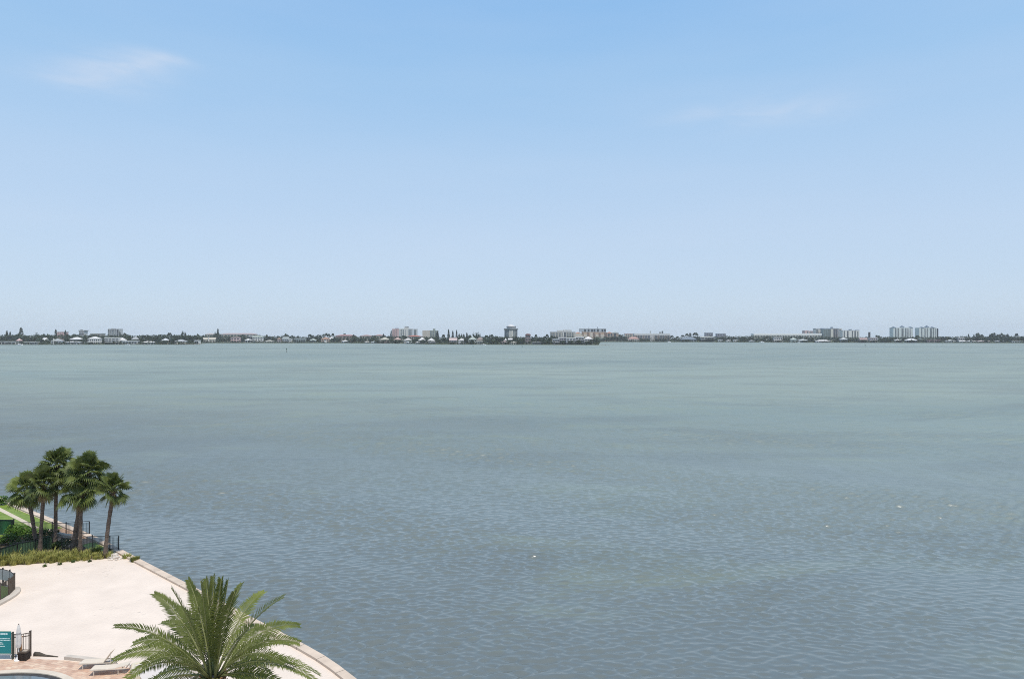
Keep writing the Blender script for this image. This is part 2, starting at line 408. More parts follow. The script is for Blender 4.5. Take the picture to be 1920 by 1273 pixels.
for p, q in zip(edge, inner): vs += [(p.x,p.y,.16),(q.x,q.y,.16),(q.x,q.y,-.1),(p.x,p.y,-.12)]
fs = []
for i in range(n-1):
    a, c = 4*i, 4*i+4
    fs += [(a,c,c+1,a+1),(a+1,c+1,c+2,a+2),(c,a,a+3,c+3)]
m.add(vs, fs); capo = m.build('cap', M_cap, sw)
run_ = [0.0]
for p, q in zip(edge, edge[1:]): run_.append(run_[-1]+(q-p).length)
at = capo.data.attributes.new('run', 'FLOAT', 'POINT'); at.data.foreach_set('value', np.repeat(np.array(run_), 4).astype(np.float32))
nt = M_cap.node_tree; bs = nt.nodes['Principled BSDF']; old = bs.inputs['Base Color'].links[0].from_socket    # open joints between the cap slabs
an = nt.nodes.new('ShaderNodeAttribute'); an.attribute_name = 'run'
md = nt.nodes.new('ShaderNodeMath'); md.operation = 'MODULO'; md.inputs[1].default_value = 2.4; nt.links.new(an.outputs['Fac'], md.inputs[0])
lt = nt.nodes.new('ShaderNodeMath'); lt.operation = 'LESS_THAN'; lt.inputs[1].default_value = .045; nt.links.new(md.outputs[0], lt.inputs[0])
mx = nt.nodes.new('ShaderNodeMix'); mx.data_type = 'RGBA'; nt.links.new(lt.outputs[0], mx.inputs['Factor']); nt.links.new(old, mx.inputs['A']); mx.inputs['B'].default_value = (.2,.16,.12,1)
nt.links.new(mx.outputs['Result'], bs.inputs['Base Color'])
e2 = offset(edge, .12); m = MB(); vs = []
for p in e2: vs += [(p.x,p.y,-.1),(p.x,p.y,-3)]
m.add(vs, [(2*i,2*i+2,2*i+3,2*i+1) for i in range(n-1)]); m.build('wall', M_wall, sw)

# lawn and everything green beyond the sand
def cut(a, b):           # run of the seawall's inner side between two photo x values (left of the beach)
    return [p for p, e in zip(offset(edge, CW+.05), edge) if a <= CX+F*e.x/max(e.y,1) <= b and e.y > 30]
run = cut(-900, 232)
lawn_pts = run+[Vector((-420,300,0)), gp(-420,1062), gp(0,1061), gp(60,1056), gp(140,1050), gp(200,1045), gp(218,1040)]
sheet('lawn', lawn_pts, .006, M_lawn)
sheet('mulch_bed', [gp(-260,1061), gp(-10,1062), gp(60,1057), gp(140,1051), gp(200,1045), gp(212,1041), gp(204,1034), gp(168,1030.5), gp(152,1021), gp(130,1012), gp(96,1005), gp(60,1003), gp(0,1006), gp(-260,1010)], .012, M_mulch)
pl = offset(edge, CW+.06); pr = offset(edge, CW+2.9)
sel = [i for i, e in enumerate(edge) if e.y > 60 and 105 < CX+F*e.x/e.y < 222]
strip('path', [pl[i] for i in sel], [pr[i] for i in sel], .018, M_pave_path)
A = [gp(-60,930.5), gp(0,951.5), gp(62,983), gp(74,989.5)]; B = [gp(-60,938), gp(0,958.5), gp(50,983.5), gp(62,991)]
strip('sidewalk', A, B, .018, M_walk)
# low pale kerbs in the garden
def kerb(name, pts, w, h, mt, label, cat):
    pts = smooth([Vector(p) for p in pts], 1); a = offset(pts, w/2); b = offset(pts, -w/2); m = MB(); vs = []
    for p, q in zip(a, b): vs += [(p.x,p.y,-.02),(p.x,p.y,h*.8),(p.x*.7+q.x*.3,p.y*.7+q.y*.3,h),(p.x*.3+q.x*.7,p.y*.3+q.y*.7,h),(q.x,q.y,h*.8),(q.x,q.y,-.02)]
    fs = [(0,1,2,3,4,5), tuple(6*(len(pts)-1)+k for k in (5,4,3,2,1,0))]
    for i in range(len(pts)-1):
        for k in range(5): fs.append((6*i+k, 6*i+k+1, 6*i+6+k+1, 6*i+6+k))
    m.add(vs, fs); o = m.build(name, mt); o.data.validate(); 
    bm_fix(o); return tag(o, label, cat)
import bmesh
def bm_fix(o):
    bm = bmesh.new(); bm.from_mesh(o.data); bmesh.ops.recalc_face_normals(bm, faces=bm.faces); bm.to_mesh(o.data); bm.free()
kerb('garden_kerb', [gp(93,999), gp(104,1002), gp(114,1006), gp(124,1008.5), gp(136,1009)], .35, .4, M_conc, 'low curved pale kerb behind the palm trunks beside the brown paver path', 'kerb')
kerb('lawn_kerb', [gp(28,991.5), gp(44,991), gp(60,990)], .3, .12, M_walk, 'short pale kerb strip on the lawn at the end of the white sidewalk', 'kerb')

# ---------------------------------------------------------------- fences
def fence(label, pts, h, metal=M_black, postw=.07, spacing=.115, screen=None, top2=False, posts=None, parent_cat='fence', picket=.02, screen_name='windscreen', ground_gap=.08):
    """picket fence along points; posts stand at the points"""
    t = thing('fence', label, parent_cat, pts[0]); o0 = Vector(pts[0])
    P = [Vector(p)-o0 for p in pts]
    for i, p in enumerate(P):
        if posts and i not in posts: continue
        m = MB(); m.box(p.x-postw/2,p.x+postw/2,p.y-postw/2,p.y+postw/2,0,h+.06); m.box(p.x-postw*.65,p.x+postw*.65,p.y-postw*.65,p.y+postw*.65,h+.06,h+.09); m.build('post', metal, t)
    for zz in (h-.03, .1)+((h-.2,) if top2 else ()):
        m = MB()
        for a, b in zip(P, P[1:]): m.bar(a+Vector((0,0,zz)), b+Vector((0,0,zz)), .035, .04)
        m.build('rail', metal, t)
    for a, b in zip(P, P[1:]):
        L = (b-a).length; k = int(L/spacing); m = MB()
        for j in range(1,k):
            p = a.lerp(b, j/k); m.box(p.x-picket/2,p.x+picket/2,p.y-picket/2,p.y+picket/2,.1,h-.04)
        if k > 1: m.build('picket_panel', metal, t)
        if screen:
            d = (b-a).normalized(); nrm = Vector((-d.y,d.x,0))*.03; m = MB()
            m.bar(a+nrm+Vector((0,0,(h-.05+ground_gap)/2)), b+nrm+Vector((0,0,(h-.05+ground_gap)/2)), .006, h-.05-ground_gap); m.build(screen_name, screen, t)
    return t
M_screen = mat('green_mesh', (.05,.095,.05), .8, .25, 1.2)
M_screen2 = mat('bright_green_mesh', (.03,.14,.05), .8, .25, .8)
M_greymesh = mat('grey_mesh', (.30,.31,.31), .8, .12, 1.5)
fence('black picket fence crossing the lawn behind the palm trunks and out over the seawall', [gp(22,1003.5), gp(60,1003), gp(98,1004), gp(124,1005), gp(146,1002.5,.16), gp(167.5,1000.5,.16)], 1.32)
fence('black picket fence across the brown paver path beside the rightmost palm', [gp(116,1035), gp(145,1033), gp(173,1031), gp(206,1030.5,.1), gp(222.5,1030,.16)], 1.33)
fence('low fence covered in dark green mesh behind the golden grasses under the palms', [gp(-30,1063), gp(0,1055), gp(33,1044.5), gp(66,1038), gp(98,1029.5)], 1.3, screen=M_screen)
fence('bright green windscreen fence at the corner of the court on the lawn', [gp(-60,1001), gp(-18,1002), gp(26,1003)], 1.55, screen=M_screen2)
# fenced putting court at the left edge: turf, kerb, near and far fence
C0, C1, C2, C3 = gp(-40,1146), gp(0,1128.5), gp(17,1119), gp(27.3,1109.5)
sheet('turf', [gp(-40,1144), gp(0,1126), gp(17,1117.5), gp(26,1109), gp(17,1101), gp(0,1096), gp(-60,1090)], .016, leafmat('court_turf', (.06,.12,.03), (.09,.16,.04), 1.5, 0, False))
fence('curved dark picket fence with a rounded kerb at its foot on the sand', [C0,C1,C2,C3], 1.38, metal=M_brown, spacing=.1, picket=.03)
fence('dark fence hung with grey mesh behind the curved fence', [gp(26.5,1108.3), gp(18.5,1101.5), gp(5.5,1098), gp(-25,1094)], 1.36, screen=M_greymesh, screen_name='mesh_panel', ground_gap=.5)
kerb('court_kerb', [gp(-30,1148), gp(0,1132), gp(14,1125), gp(24,1118.5), gp(31,1112.5), gp(33.5,1108), gp(30,1105)], .5, .22, M_conc, 'rounded concrete kerb curving round the corner of the fenced court', 'kerb')

# ---------------------------------------------------------------- pool deck corner
deck = [gp(-80,1236), gp(20,1237), gp(60,1234.5), gp(120,1238), gp(180,1246), gp(243,1251.5), gp(251,1263), gp(262,1290), gp(262,1400), gp(-120,1400)]
sheet('pool_deck', deck, .02, M_pave_deck)
pc = gp(30,1330); 
def ell(cx, cy, a, b, n=48): return [Vector((cx+a*math.cos(2*math.pi*i/n), cy+b*math.sin(2*math.pi*i/n), 0)) for i in range(n)]
pt = gp(52,1262.8); pr_ = (gp(139,1273).x-pt.x)
PA = 4.4; PB = 3.0; pcx, pcy = pt.x-.35, pt.y-PB
out = ell(pcx,pcy,PA+.38,PB+.38); inn = ell(pcx,pcy,PA,PB); k = len(out)
pool = thing('swimming_pool', 'rounded pool end with pale coping and dark tile line at the bottom left', 'pool', (pcx,pcy,0))
m = MB(); vs = [(p.x-pcx,p.y-pcy,.03) for p in out]+[(p.x-pcx,p.y-pcy,.10) for p in out]+[(p.x-pcx,p.y-pcy,.10) for p in inn]+[(p.x-pcx,p.y-pcy,.045) for p in inn]
fs = []
for i in range(k):
    j = (i+1)%k; fs += [(i,j,k+j,k+i),(k+i,k+j,2*k+j,2*k+i),(2*k+i,2*k+j,3*k+j,3*k+i)]
m.add(vs, fs); m.build('coping', mat('coping', (.58,.50,.40), .85, .1, 2), pool)
m = MB(); vs = [(p.x-pcx,p.y-pcy,.045) for p in inn]+[(p.x-pcx,p.y-pcy,.026) for p in ell(pcx,pcy,PA-.32,PB-.32)]
m.add(vs, [(i,(i+1)%k,k+(i+1)%k,k+i) for i in range(k)]); m.build('tile_band', mat('dark_tile', (.05,.045,.04), .4, .3, 4), pool)
m = MB(); m.add([(p.x-pcx,p.y-pcy,.030) for p in ell(pcx,pcy,PA-.25,PB-.25)], [tuple(range(k))])
pwm, pnt, pb = nodes('pool_water'); pb.inputs['Base Color'].default_value = (.16,.19,.2,1); pb.inputs['Roughness'].default_value = .05
pn = pnt.nodes.new('ShaderNodeTexNoise'); pn.inputs['Scale'].default_value = 3; pbp = pnt.nodes.new('ShaderNodeBump'); pbp.inputs['Strength'].default_value = .15; pbp.inputs['Distance'].default_value = .1
pnt.links.new(pn.outputs['Fac'], pbp.inputs['Height']); pnt.links.new(pbp.outputs['Normal'], pb.inputs['Normal'])
m.build('pool_surface', pwm, pool)
# low white edging wall between deck and sand, and the pale ramp with a rounded kerb under the feathery palm
def lowwall(name, pts, w, h, mt, label, cat):
    m = MB(); a = [Vector(p) for p in pts]; b = offset(a, w)
    vs = []
    for p, q in zip(a, b): vs += [(p.x,p.y,-.02),(p.x,p.y,h),(q.x,q.y,h),(q.x,q.y,-.02)]
    fs = [(0,1,2,3), tuple(4*(len(a)-1)+i for i in (3,2,1,0))]
    for i in range(len(a)-1):
        for k in range(3): fs.append((4*i+k, 4*i+k+1, 4*i+5+k, 4*i+4+k))
    m.add(vs, fs); o = m.build(name, mt); bm_fix(o); return tag(o, label, cat)
lowwall('deck_edging', [gp(120,1236.5), gp(150,1239.5), gp(185,1244), gp(212,1247)], .3, .2, M_conc, 'low pale edging wall between the pink pavers and the sand', 'edging')
ramp = [gp(243,1252.5), gp(262,1249.5), gp(300,1250), gp(345,1258), gp(372,1275), gp(380,1330), gp(300,1330), gp(262,1275), gp(248,1264)]
m = MB(); m.prism([(p.x,p.y) for p in ramp][::-1], -.02, .26); o = m.build('ramp', mat('white_concrete', (.62,.56,.51), .8, .05, 1)); bm_fix(o); tag(o, kind='structure')
kerb('ramp_kerb', [gp(300,1248.5), gp(262,1248.5), gp(246,1252), gp(246.5,1262), gp(258,1277)], .28, .36, mat('cream_kerb', (.62,.56,.44), .85, .08, 2), 'cream rounded kerb edging the white ramp under the feathery palm', 'kerb')

# ---------------------------------------------------------------- sign, umbrella, gate fence, bin
M_teal = mat('teal_board', (.012,.20,.215), .5, .08, 1)
M_signpost = mat('sign_post', (.05,.06,.05), .5, .2, 3)
sb = gp(22.5,1236)
sg = thing('notice_sign', 'teal notice board with faded white lettering lines on dark posts, at the left edge', 'sign', sb)
s = (1236-HY)/HC                       # photo pixels per metre here
def sp(x, y): return ((x-22.5)/s, (1236-y)/s)
m = MB(); x0, z1 = sp(-26,1183.5); x1, z0 = sp(21,1224); m.box(x0,x1,-.03,.0,z0,z1); m.build('board', M_teal, sg)
M_sage = mat('sage_frame', (.3,.4,.33), .6, .1, 3)
for bx in ((x0,x1,z1,z1+.04),(x0,x1,z0-.04,z0)): MB().box(bx[0],bx[1],-.035,.005,bx[2],bx[3]).build('board_edge', M_sage, sg)
rg = random.Random(3); m = MB()
for (ya, yb, xa, xb, slant) in ((1186,1189,-20,15,1),(1195.5,1197,-22,19,0),(1199,1200.3,-22,20,0),(1203,1204.3,-22,5,0),(1205.7,1207,-22,7,0),(1210,1211.3,-22,10,0)):
    x = xa
    while x < xb-1:                     # a line of weathered letters too small to read: strokes of uneven length
        w = rg.uniform(1.2,3.4); a, zb = sp(x, yb); c, zt = sp(min(x+w,xb), ya-rg.uniform(0,.3)); m.box(a, c, -.036, -.032, zb, zt); x += w+rg.uniform(.3,.7)
m.build('lettering', mat('faded_white_letters', (.55,.7,.7), .6, .1, 3), sg)
for px in (-25,23): 
    m = MB(); a, _ = sp(px,0); m.box(a-.04,a+.04,.006,.086,0,sp(0,1184.5)[1]); m.build('post', M_signpost, sg)
m = MB(); m.bar((sp(-25,0)[0],.05,.28),(sp(23,0)[0],.05,.28),.04); m.build('crossbar', M_white, sg)
fence('short bronze picket fence panel beside the teal sign', [gp(23.5,1233,.0), gp(36,1233.6), gp(57,1229.5)], 1.5, metal=M_brown, top2=True, picket=.026, spacing=.1, postw=.085)
ub = gp(35,1237)
um = thing('closed_umbrella', 'folded white patio umbrella on a round base beside the teal sign', 'umbrella', ub)
m = MB(); m.tube([(0,0,.18),(0,0,2.15)], .028, 8); m.build('pole', M_white, um)
m = MB(); prof = [(.05,.75),(.10,.8),(.125,1.0),(.125,1.35),(.105,1.75),(.075,2.0),(.03,2.2)]
nseg = 16; vs = []; fs = []
for r, z in prof:
    for i in range(nseg): a = 2*math.pi*i/nseg; rr_ = r*(1+.22*(i%2)); vs.append((rr_*math.cos(a), rr_*math.sin(a), z))
for j in range(len(prof)-1):
    for i in range(nseg): fs.append((j*nseg+i, j*nseg+(i+1)%nseg, (j+1)*nseg+(i+1)%nseg, (j+1)*nseg+i))
fs += [tuple(range(nseg))[::-1], tuple((len(prof)-1)*nseg+i for i in range(nseg))]
m.add(vs, fs); m.build('canopy', mat('white_canvas', (.58,.56,.53), .85, .08, 6), um)
m = MB(); m.tube([(0,0,1.62),(0,0,1.70)], .135, 14); m.build('tie_strap', mat('grey_strap', (.3,.29,.28), .8), um)
m = MB(); m.tube([(0,0,0),(0,0,.05),(0,0,.10),(0,0,.32)], [.24,.24,.16,.06], 18); m.build('base', M_white, um)
m = MB(); m.dome((0,0,2.2), .03, .06, 8, 3); m.build('finial', M_brown, um)
pb_ = gp(39.5,1235); m = MB(); m.box(-.05,.05,-.05,.05,0,1.38).box(-.065,.065,-.065,.065,1.38,1.42)
tag(m.build('wooden_post', mat('orange_wood', (.36,.19,.09), .8, .2, 4), loc=pb_), 'slim orange brown wooden post between the folded umbrella and the dark bin', 'post')
bb = gp(45.5,1236.5); bn = thing('litter_bin', 'dark brown square bin standing in front of the bronze fence panel', 'bin', bb)
m = MB()
m.box(-.24,.24,-.19,.19,.04,.5)
for i in range(7):
    x = -.24+.08*i; m.box(x-.012,x+.012,-.21,-.19,.05,.48)
m.build('body', mat('dark_slats', (.03,.022,.018), .7, .3, 6), bn)
m = MB(); m.box(-.27,.27,-.22,.22,.5,.56); m.build('rim', M_brown, bn)
m = MB(); m.box(-.25,.25,-.2,.2,.0,.04); m.build('base', M_brown, bn)
m = MB(); m.box(-.06,.2,-.12,.1,.56,.60); m.build('lid', mat('tan_lid', (.4,.33,.26), .7), bn)
# small dark tapering piece on the sand by the deck
d0 = gp(65,1228.5); m = MB(); m.tube([(0,0,.1),(.3,-.02,.11),(.75,-.1,.06),(1.6,-.2,.03)], [.14,.12,.06,.025], 7)
tag(m.build('dark_piece', mat('dark_piece_surface', (.08,.07,.055), .95, .3, 4), smooth=True, loc=d0), 'small dark tapering piece on the sand right of the bronze fence panel', 'dark_piece')
# ---------------------------------------------------------------- palms on the near shore
M_fan = leafmat('palmetto_leaf', (.075,.105,.024), (.165,.20,.055), 1.6, .18)
M_fanold = leafmat('old_palmetto_leaf', (.16,.12,.05), (.24,.19,.085), 3, .1)
M_ptrunk = mat('palm_bark', (.125,.095,.075), .95, .4, 2.2, bump=.9, bscale=9, stretch=(1,1,3.2))
M_pstub = mat('palm_boots', (.11,.075,.045), .95, .3, 6)
M_frond = leafmat('date_palm_leaf', (.08,.102,.018), (.155,.178,.04), 1.3, .22)
M_rachis = mat('date_palm_rib', (.16,.17,.06), .6, .2, 3)

def fan_leaf(m, o, d, r, pet, droop, rng):
    """one palmetto leaf: a petiole and a folded fan of narrow blades"""
    d = d.normalized(); side = d.cross(Vector((0,0,1)))
    if side.length < .1: side = Vector((1,0,0))
    side.normalize(); up = side.cross(d).normalized(); ro = rng.uniform(-.95,.95)
    side, up = side*math.cos(ro)+up*math.sin(ro), up*math.cos(ro)-side*math.sin(ro)
    h = o+d*pet-Vector((0,0,droop*.12))
    m.bar(o, h, .035, .02)
    n = 19
    for i in range(n):
        t = (i/(n-1)-.5)*2; ang = t*math.radians(118)
        bl = r*(1-.22*abs(t)**1.5)*rng.uniform(.92,1.06)
        dr = d*math.cos(ang)+side*math.sin(ang)+up*(.28*abs(t)-.08)
        dr.normalize()
        mid = h+dr*bl*.58; tip = h+dr*bl-Vector((0,0,bl*(.12+droop*.4)*rng.uniform(.7,1.3)))
        w = bl*.075; wv = (dr.cross(up)).normalized()*w
        m.add([h-wv*.2, mid-wv, tip, mid+wv, h+wv*.2], [(0,1,3,4),(1,2,3)])
def palm_crown(seed, n=52, size=1.0):
    rng = random.Random(seed); m = MB(); ga = 2.39996
    for i in range(n):
        t = i/(n-1); el = math.radians(86-125*t**1.15+rng.uniform(-18,18)); az = i*ga+rng.uniform(-.25,.25)
        d = Vector((math.cos(az)*math.cos(el), math.sin(az)*math.cos(el), math.sin(el)))
        fan_leaf(m, Vector((0,0,.05-.25*t)), d, size*rng.uniform(.6,.78), size*rng.uniform(.45,1.1), .2+.6*t, rng)
    old = MB()
    for i in range(6):
        az = i*1.05+rng.uniform(-.3,.3); el = math.radians(-62+rng.uniform(-10,8))
        d = Vector((math.cos(az)*math.cos(el), math.sin(az)*math.cos(el), math.sin(el)))
        fan_leaf(old, Vector((0,0,-.35)), d, size*.55, size*.5, .8, rng)
    return m, old
def cabbage_palm(px, py, cx, cy, size, label, seed, rad=.19, depth_off=0):
    b = gp(px, py); d = b.y+depth_off
    top = Vector((xat(cx,d)-b.x, d-b.y, zat(cy,d)))
    t = thing('cabbage_palm', label, 'palm tree', b, 0, 'cabbage palms in the clump by the seawall')
    rng = random.Random(seed); k = 12; pts = []; rad_ = []
    sx, sy = rng.uniform(-.12,.12), rng.uniform(-.12,.12)
    for i in range(k+1):
        u = i/k; q = Vector((top.x*u**1.25, top.y*u**1.25, top.z*u)); q.x += sx*math.sin(math.pi*u); q.y += sy*math.sin(math.pi*u)
        pts.append(q); rad_.append(rad*(1.28-.5*min(1,u*5) if u < .2 else (.82+.06*math.sin(u*40)) if u < .88 else .95))
    m = MB(); m.tube(pts, rad_, 12); m.build('trunk', M_ptrunk, t, smooth=True)
    st = MB()
    for i in range(46):
        a = i*2.39996; z = top.z-.15-.85*i/46; q = Vector((top.x, top.y, 0))*((z/top.z)**1.25)
        o = q+Vector((math.cos(a)*rad*.75, math.sin(a)*rad*.75, z)); st.bar(o, o+Vector((math.cos(a)*.16, math.sin(a)*.16, .22)), .07, .03)
    st.build('leaf_boots', M_pstub, t)
    m, old = palm_crown(seed, 54, size); m.build('crown', M_fan, t, loc=top)
    old.build('dead_leaves', M_fanold, t, loc=top)
    return t
cabbage_palm(69,1030, 50,919, 1.21, 'leftmost cabbage palm of the clump, wide drooping crown over the lawn', 11, .2)
cabbage_palm(74.5,1037, 83,907, 1.23, 'cabbage palm second from the left, straight trunk close to the leftmost palm', 12, .19)
cabbage_palm(104,1027, 107,871, 1.23, 'tallest cabbage palm, its crown topping the clump', 13, .19)
cabbage_palm(138,1034, 166,886, 1.38, 'thick trunked cabbage palm with the wide crown right of the tallest', 14, .25)
cabbage_palm(150,1036, 151,922, 1.33, 'cabbage palm with the bright green crown hanging low in the front of the clump', 15, .2)
cabbage_palm(197.5,1045, 214,916, 1.06, 'rightmost cabbage palm, leaning and standing apart with a small open crown', 16, .2)

# the feathery date palm in front: crown just below the camera, trunk out of the picture
O = gp(400,1268, 0); dO = 25.0
O = Vector((xat(400,dO), dO, zat(1268,dO)))
dp = thing('date_palm', 'large feathery date palm in front, long arching fronds over the beach', 'palm tree', (O.x,O.y,0))
m = MB(); k = 14; m.tube([(0,0,O.z*i/k) for i in range(k+1)], [.34 if i < k-2 else .40 for i in range(k+1)], 14); m.build('trunk', M_ptrunk, dp, smooth=True)
st = MB()
for i in range(70):
    a = i*2.39996; z = O.z-.1-.9*i/70; o = Vector((math.cos(a)*.32, math.sin(a)*.32, z)); st.bar(o, o+Vector((math.cos(a)*.16, math.sin(a)*.16, .26)), .1, .04)
st.build('leaf_boots', mat('date_palm_boots', (.24,.13,.06), .9, .3, 5), dp)
def frond(tip, seed, L=None, leaf=None):
    """a pinnate frond from the crown's heart to tip (relative to the heart)"""
    rng = random.Random(seed); tip = Vector(tip); hor = Vector((tip.x,tip.y,0)); hl = hor.length
    c = tip*.5+Vector((0,0,.30*hl+.05)); n = 30; pts = []
    o = hor.normalized()*.18 if hl > .01 else Vector((0,0,0))
    for i in range(n+1):
        u = i/n; pts.append(o*(1-u)**2+c*2*u*(1-u)+tip*u*u)
    r = MB(); r.tube(pts[::3], [.038*(1-.8*i/10)+.004 for i in range(len(pts[::3]))], 5)
    lv = MB(); tot = sum((b-a).length for a, b in zip(pts, pts[1:]))
    roll = -math.copysign(rng.uniform(.2,.85), tip.x)
    for i in range(int(tot/.06)):
        u = .13+.87*i/int(tot/.06); f = u*n; j = min(int(f), n-1); p = pts[j].lerp(pts[j+1], f-j); d = (pts[j+1]-pts[j]).normalized()
        s = d.cross(Vector((0,0,1))); s = s.normalized() if s.length > .05 else Vector((1,0,0)); up = s.cross(d).normalized()
        s, up = s*math.cos(roll)+up*math.sin(roll), up*math.cos(roll)-s*math.sin(roll)
        for sg_ in (-1,1):
            ln = .5*min(1,(u-.08)*4.5)*(1-.62*max(0,u-.5)/.5)*rng.uniform(.88,1.1)
            fw = .40+.45*u
            v = (s*sg_*(1.0-.35*u)+d*fw+up*rng.uniform(.18,.42)).normalized()
            q = p+v*ln*.55; e = p+v*ln-Vector((0,0,ln*rng.uniform(.05,.16))); w = v.cross(up).normalized()*.021
            lv.add([p-w*.5, q-w, e, q+w, p+w*.5], [(0,1,3,4),(1,2,3)])
    fo = lv.build('frond', leaf or M_frond, dp, loc=(0,0,O.z)); r.build('rib', M_rachis, fo, smooth=True)
tips = [(216,1175,-1),(289,1113,1),(321,1102,-1),(353,1086,1),(376,1089,-1),(400,1080,1),(428,1087,-1),(454,1093,1),(496,1109,1),(532,1119,-1),(562,1173,1),(562,1205,-1),
        (534,1243,-1),(600,1265,1),(588,1274,-1),(212,1238,1),(250,1207,1),(302,1168,1),(237,1272,-1),(497,1178,1),(265,1250,-1),(415,1084,-1),(366,1110,1),(440,1110,-1),(330,1140,1),(386,1084,1)]
camv = Vector((0,0,HC))
for i, (tx, ty, sgn) in enumerate(tips):
    L = 3.95; dr = Vector(((tx-CX)/F, 1, -(ty-HY)/F))
    # where the ray to the tip meets a sphere of frond length round the crown's heart
    a = dr.dot(dr); bq = 2*dr.dot(camv-O); cq = (camv-O).dot(camv-O)-L*L; disc = bq*bq-4*a*cq
    t_ = -bq/(2*a) if disc < 0 else (-bq+sgn*math.sqrt(disc))/(2*a)
    frond(camv+dr*t_-O, 100+i)
rg = random.Random(9); M_dry = leafmat('dry_frond', (.20,.15,.07), (.30,.23,.11), 1.5, .15)
for i in range(16):                       # hanging lower fronds, mostly below the frame
    a = i*2.39996; el = math.radians(rg.uniform(-42,4)); L = rg.uniform(3.2,3.9)
    frond((L*math.cos(a)*math.cos(el), L*math.sin(a)*math.cos(el), L*math.sin(el)), 300+i, leaf=M_dry if i%5 == 2 else None)

# ---------------------------------------------------------------- grasses, shrubs, rocks
M_gold = leafmat('golden_grass', (.19,.20,.045), (.37,.34,.105), 2.5, .2)
M_gold2 = leafmat('green_gold_grass', (.15,.18,.03), (.30,.30,.06), 2.5, .2)
M_shrub = leafmat('shrub_leaf', (.04,.085,.012), (.09,.17,.025), 2.2, .15)
M_darkshrub = leafmat('dark_shrub_leaf', (.045,.075,.02), (.09,.135,.035), 2.0, .12)
M_vivid = leafmat('bright_shrub_leaf', (.07,.15,.015), (.14,.26,.03), 2.2, .15)
def blades(m, base, n, h, spread, rng, w=.018):
    for i in range(n):
        a = rng.uniform(0,6.283); r0 = spread*.45*math.sqrt(rng.random()); o = base+Vector((math.cos(a)*r0, math.sin(a)*r0, 0))
        hh = h*rng.uniform(.6,1.1); lean = rng.uniform(.1,.75); a2 = a+rng.uniform(-.9,.9)
        mid = o+Vector((math.cos(a2)*lean*hh*.35, math.sin(a2)*lean*hh*.35, hh*.65)); tip = o+Vector((math.cos(a2)*lean*hh*.9, math.sin(a2)*lean*hh*.9, hh*(1-.28*lean)))
        s = Vector((-math.sin(a2), math.cos(a2), 0))*w
        m.add([o-s, mid-s*.8, tip, mid+s*.8, o+s], [(0,1,3,4),(1,2,3)])
rg = random.Random(4); gold = MB(); 
for i in range(120):
    u = rg.random(); x = 2+u*206
    y0 = 1062-u*15; y = y0-rg.uniform(0,1)**1.2*(17-7*u)
    blades(gold, gp(x,y), 48, rg.choice((.5,.7,.95,1.1))*rg.uniform(.8,1.05)*(1-.3*u), .5, rg)
tag(gold.build('golden_grass', M_gold), 'feathery golden ornamental grass filling the bed under the palms', 'grass', kind='stuff')
tb = []
for (x, y, h, nb, lab) in ((253,1052,.5,260,'larger yellow green grass tuft at the seawall right of the palms'), (238,1046,.42,170,'smaller yellow green grass tuft between the pale rocks and the seawall'), (181,1036,.62,200,'bushy green grass clump at the foot of the black fence beside the rightmost palm'),
                           (8,1054,.8,240,'greenish gold grass clump at the left end of the golden grass bed')):
    m = MB(); blades(m, Vector((0,0,0)), nb, h, .75, rg); tag(m.build('grass_tuft', M_gold2, loc=gp(x,y)), lab, 'grass', 'grass tufts on the sand')
for (x, y, lab) in ((84,1062,'tiny dark plant on the sand below the second palm from the left'), (112,1058.5,'tiny dark plant on the sand below the tallest palm'), (137,1054,'tiny dark plant on the sand below the thick trunked palm'), (168,1053,'tiny dark plant on the sand left of the rightmost palm')):
    m = MB(); blades(m, Vector((0,0,0)), 60, .22, .35, rg, .02); tag(m.build('beach_plant', M_darkshrub, loc=gp(x,y)), lab, 'plant', 'tiny plants at the edge of the sand')
def shrub(name, loc, rx, ry, h, n, leaf, material, label, cat='shrub', group=None, seed=1):
    """woody stems and a leafy crown of many small faces gathered in clumps"""
    r = np.random.default_rng(seed); t = thing(name, label, cat, loc, 0, group)
    kc = 9; cc = np.stack([r.uniform(-.7,.7,kc)*rx, r.uniform(-.7,.7,kc)*ry, r.uniform(.35,.78,kc)*h], 1)
    pick = r.integers(0,kc,n); d = r.normal(size=(n,3)); d /= np.linalg.norm(d,axis=1)[:,None]; rad = r.uniform(.5,1.0,n)**.5
    c = cc[pick]+d*rad[:,None]*np.array([rx*.5, ry*.5, h*.3]); c[:,2] = np.clip(c[:,2], .03, None)
    quadcloud('foliage', c, r.uniform(.7,1.2,n)*leaf, material, t, up=.4, rng=r)
    m = MB()
    for i in range(5): m.tube([(0,0,0), tuple(cc[i]*.6), tuple(cc[i])], [.03,.02,.01], 5)
    m.build('stems', M_pstub, t); return t
shrub('hedge_shrub', gp(38,1008), 1.5, .8, 1.15, 1900, .17, M_vivid, 'bright green leafy shrub behind the mesh fence, left of the palm trunks', seed=2)
shrub('hedge_shrub', gp(14,1022), 1.4, .9, 1.0, 1200, .17, M_shrub, 'mid green shrub below the bright windscreen at the left edge', seed=3)
shrub('hedge_shrub', gp(60,1022), 1.3, .8, 1.0, 1200, .15, M_darkshrub, 'dark low shrub left of the two leftmost palm trunks', seed=4)
shrub('hedge_shrub', gp(88,1010), 1.0, .7, .95, 900, .15, M_darkshrub, 'dark shrub between the second palm trunk and the tallest palm trunk', seed=5)
shrub('hedge_shrub', gp(118,1026), 1.0, .8, .8, 900, .14, M_darkshrub, 'low dark shrub between the tallest palm and the thick trunked palm', seed=6)
shrub('hedge_shrub', gp(3,946), .75, .75, 1.1, 600, .2, M_shrub, 'small round bush on the far lawn at the left edge of the photo', seed=7)
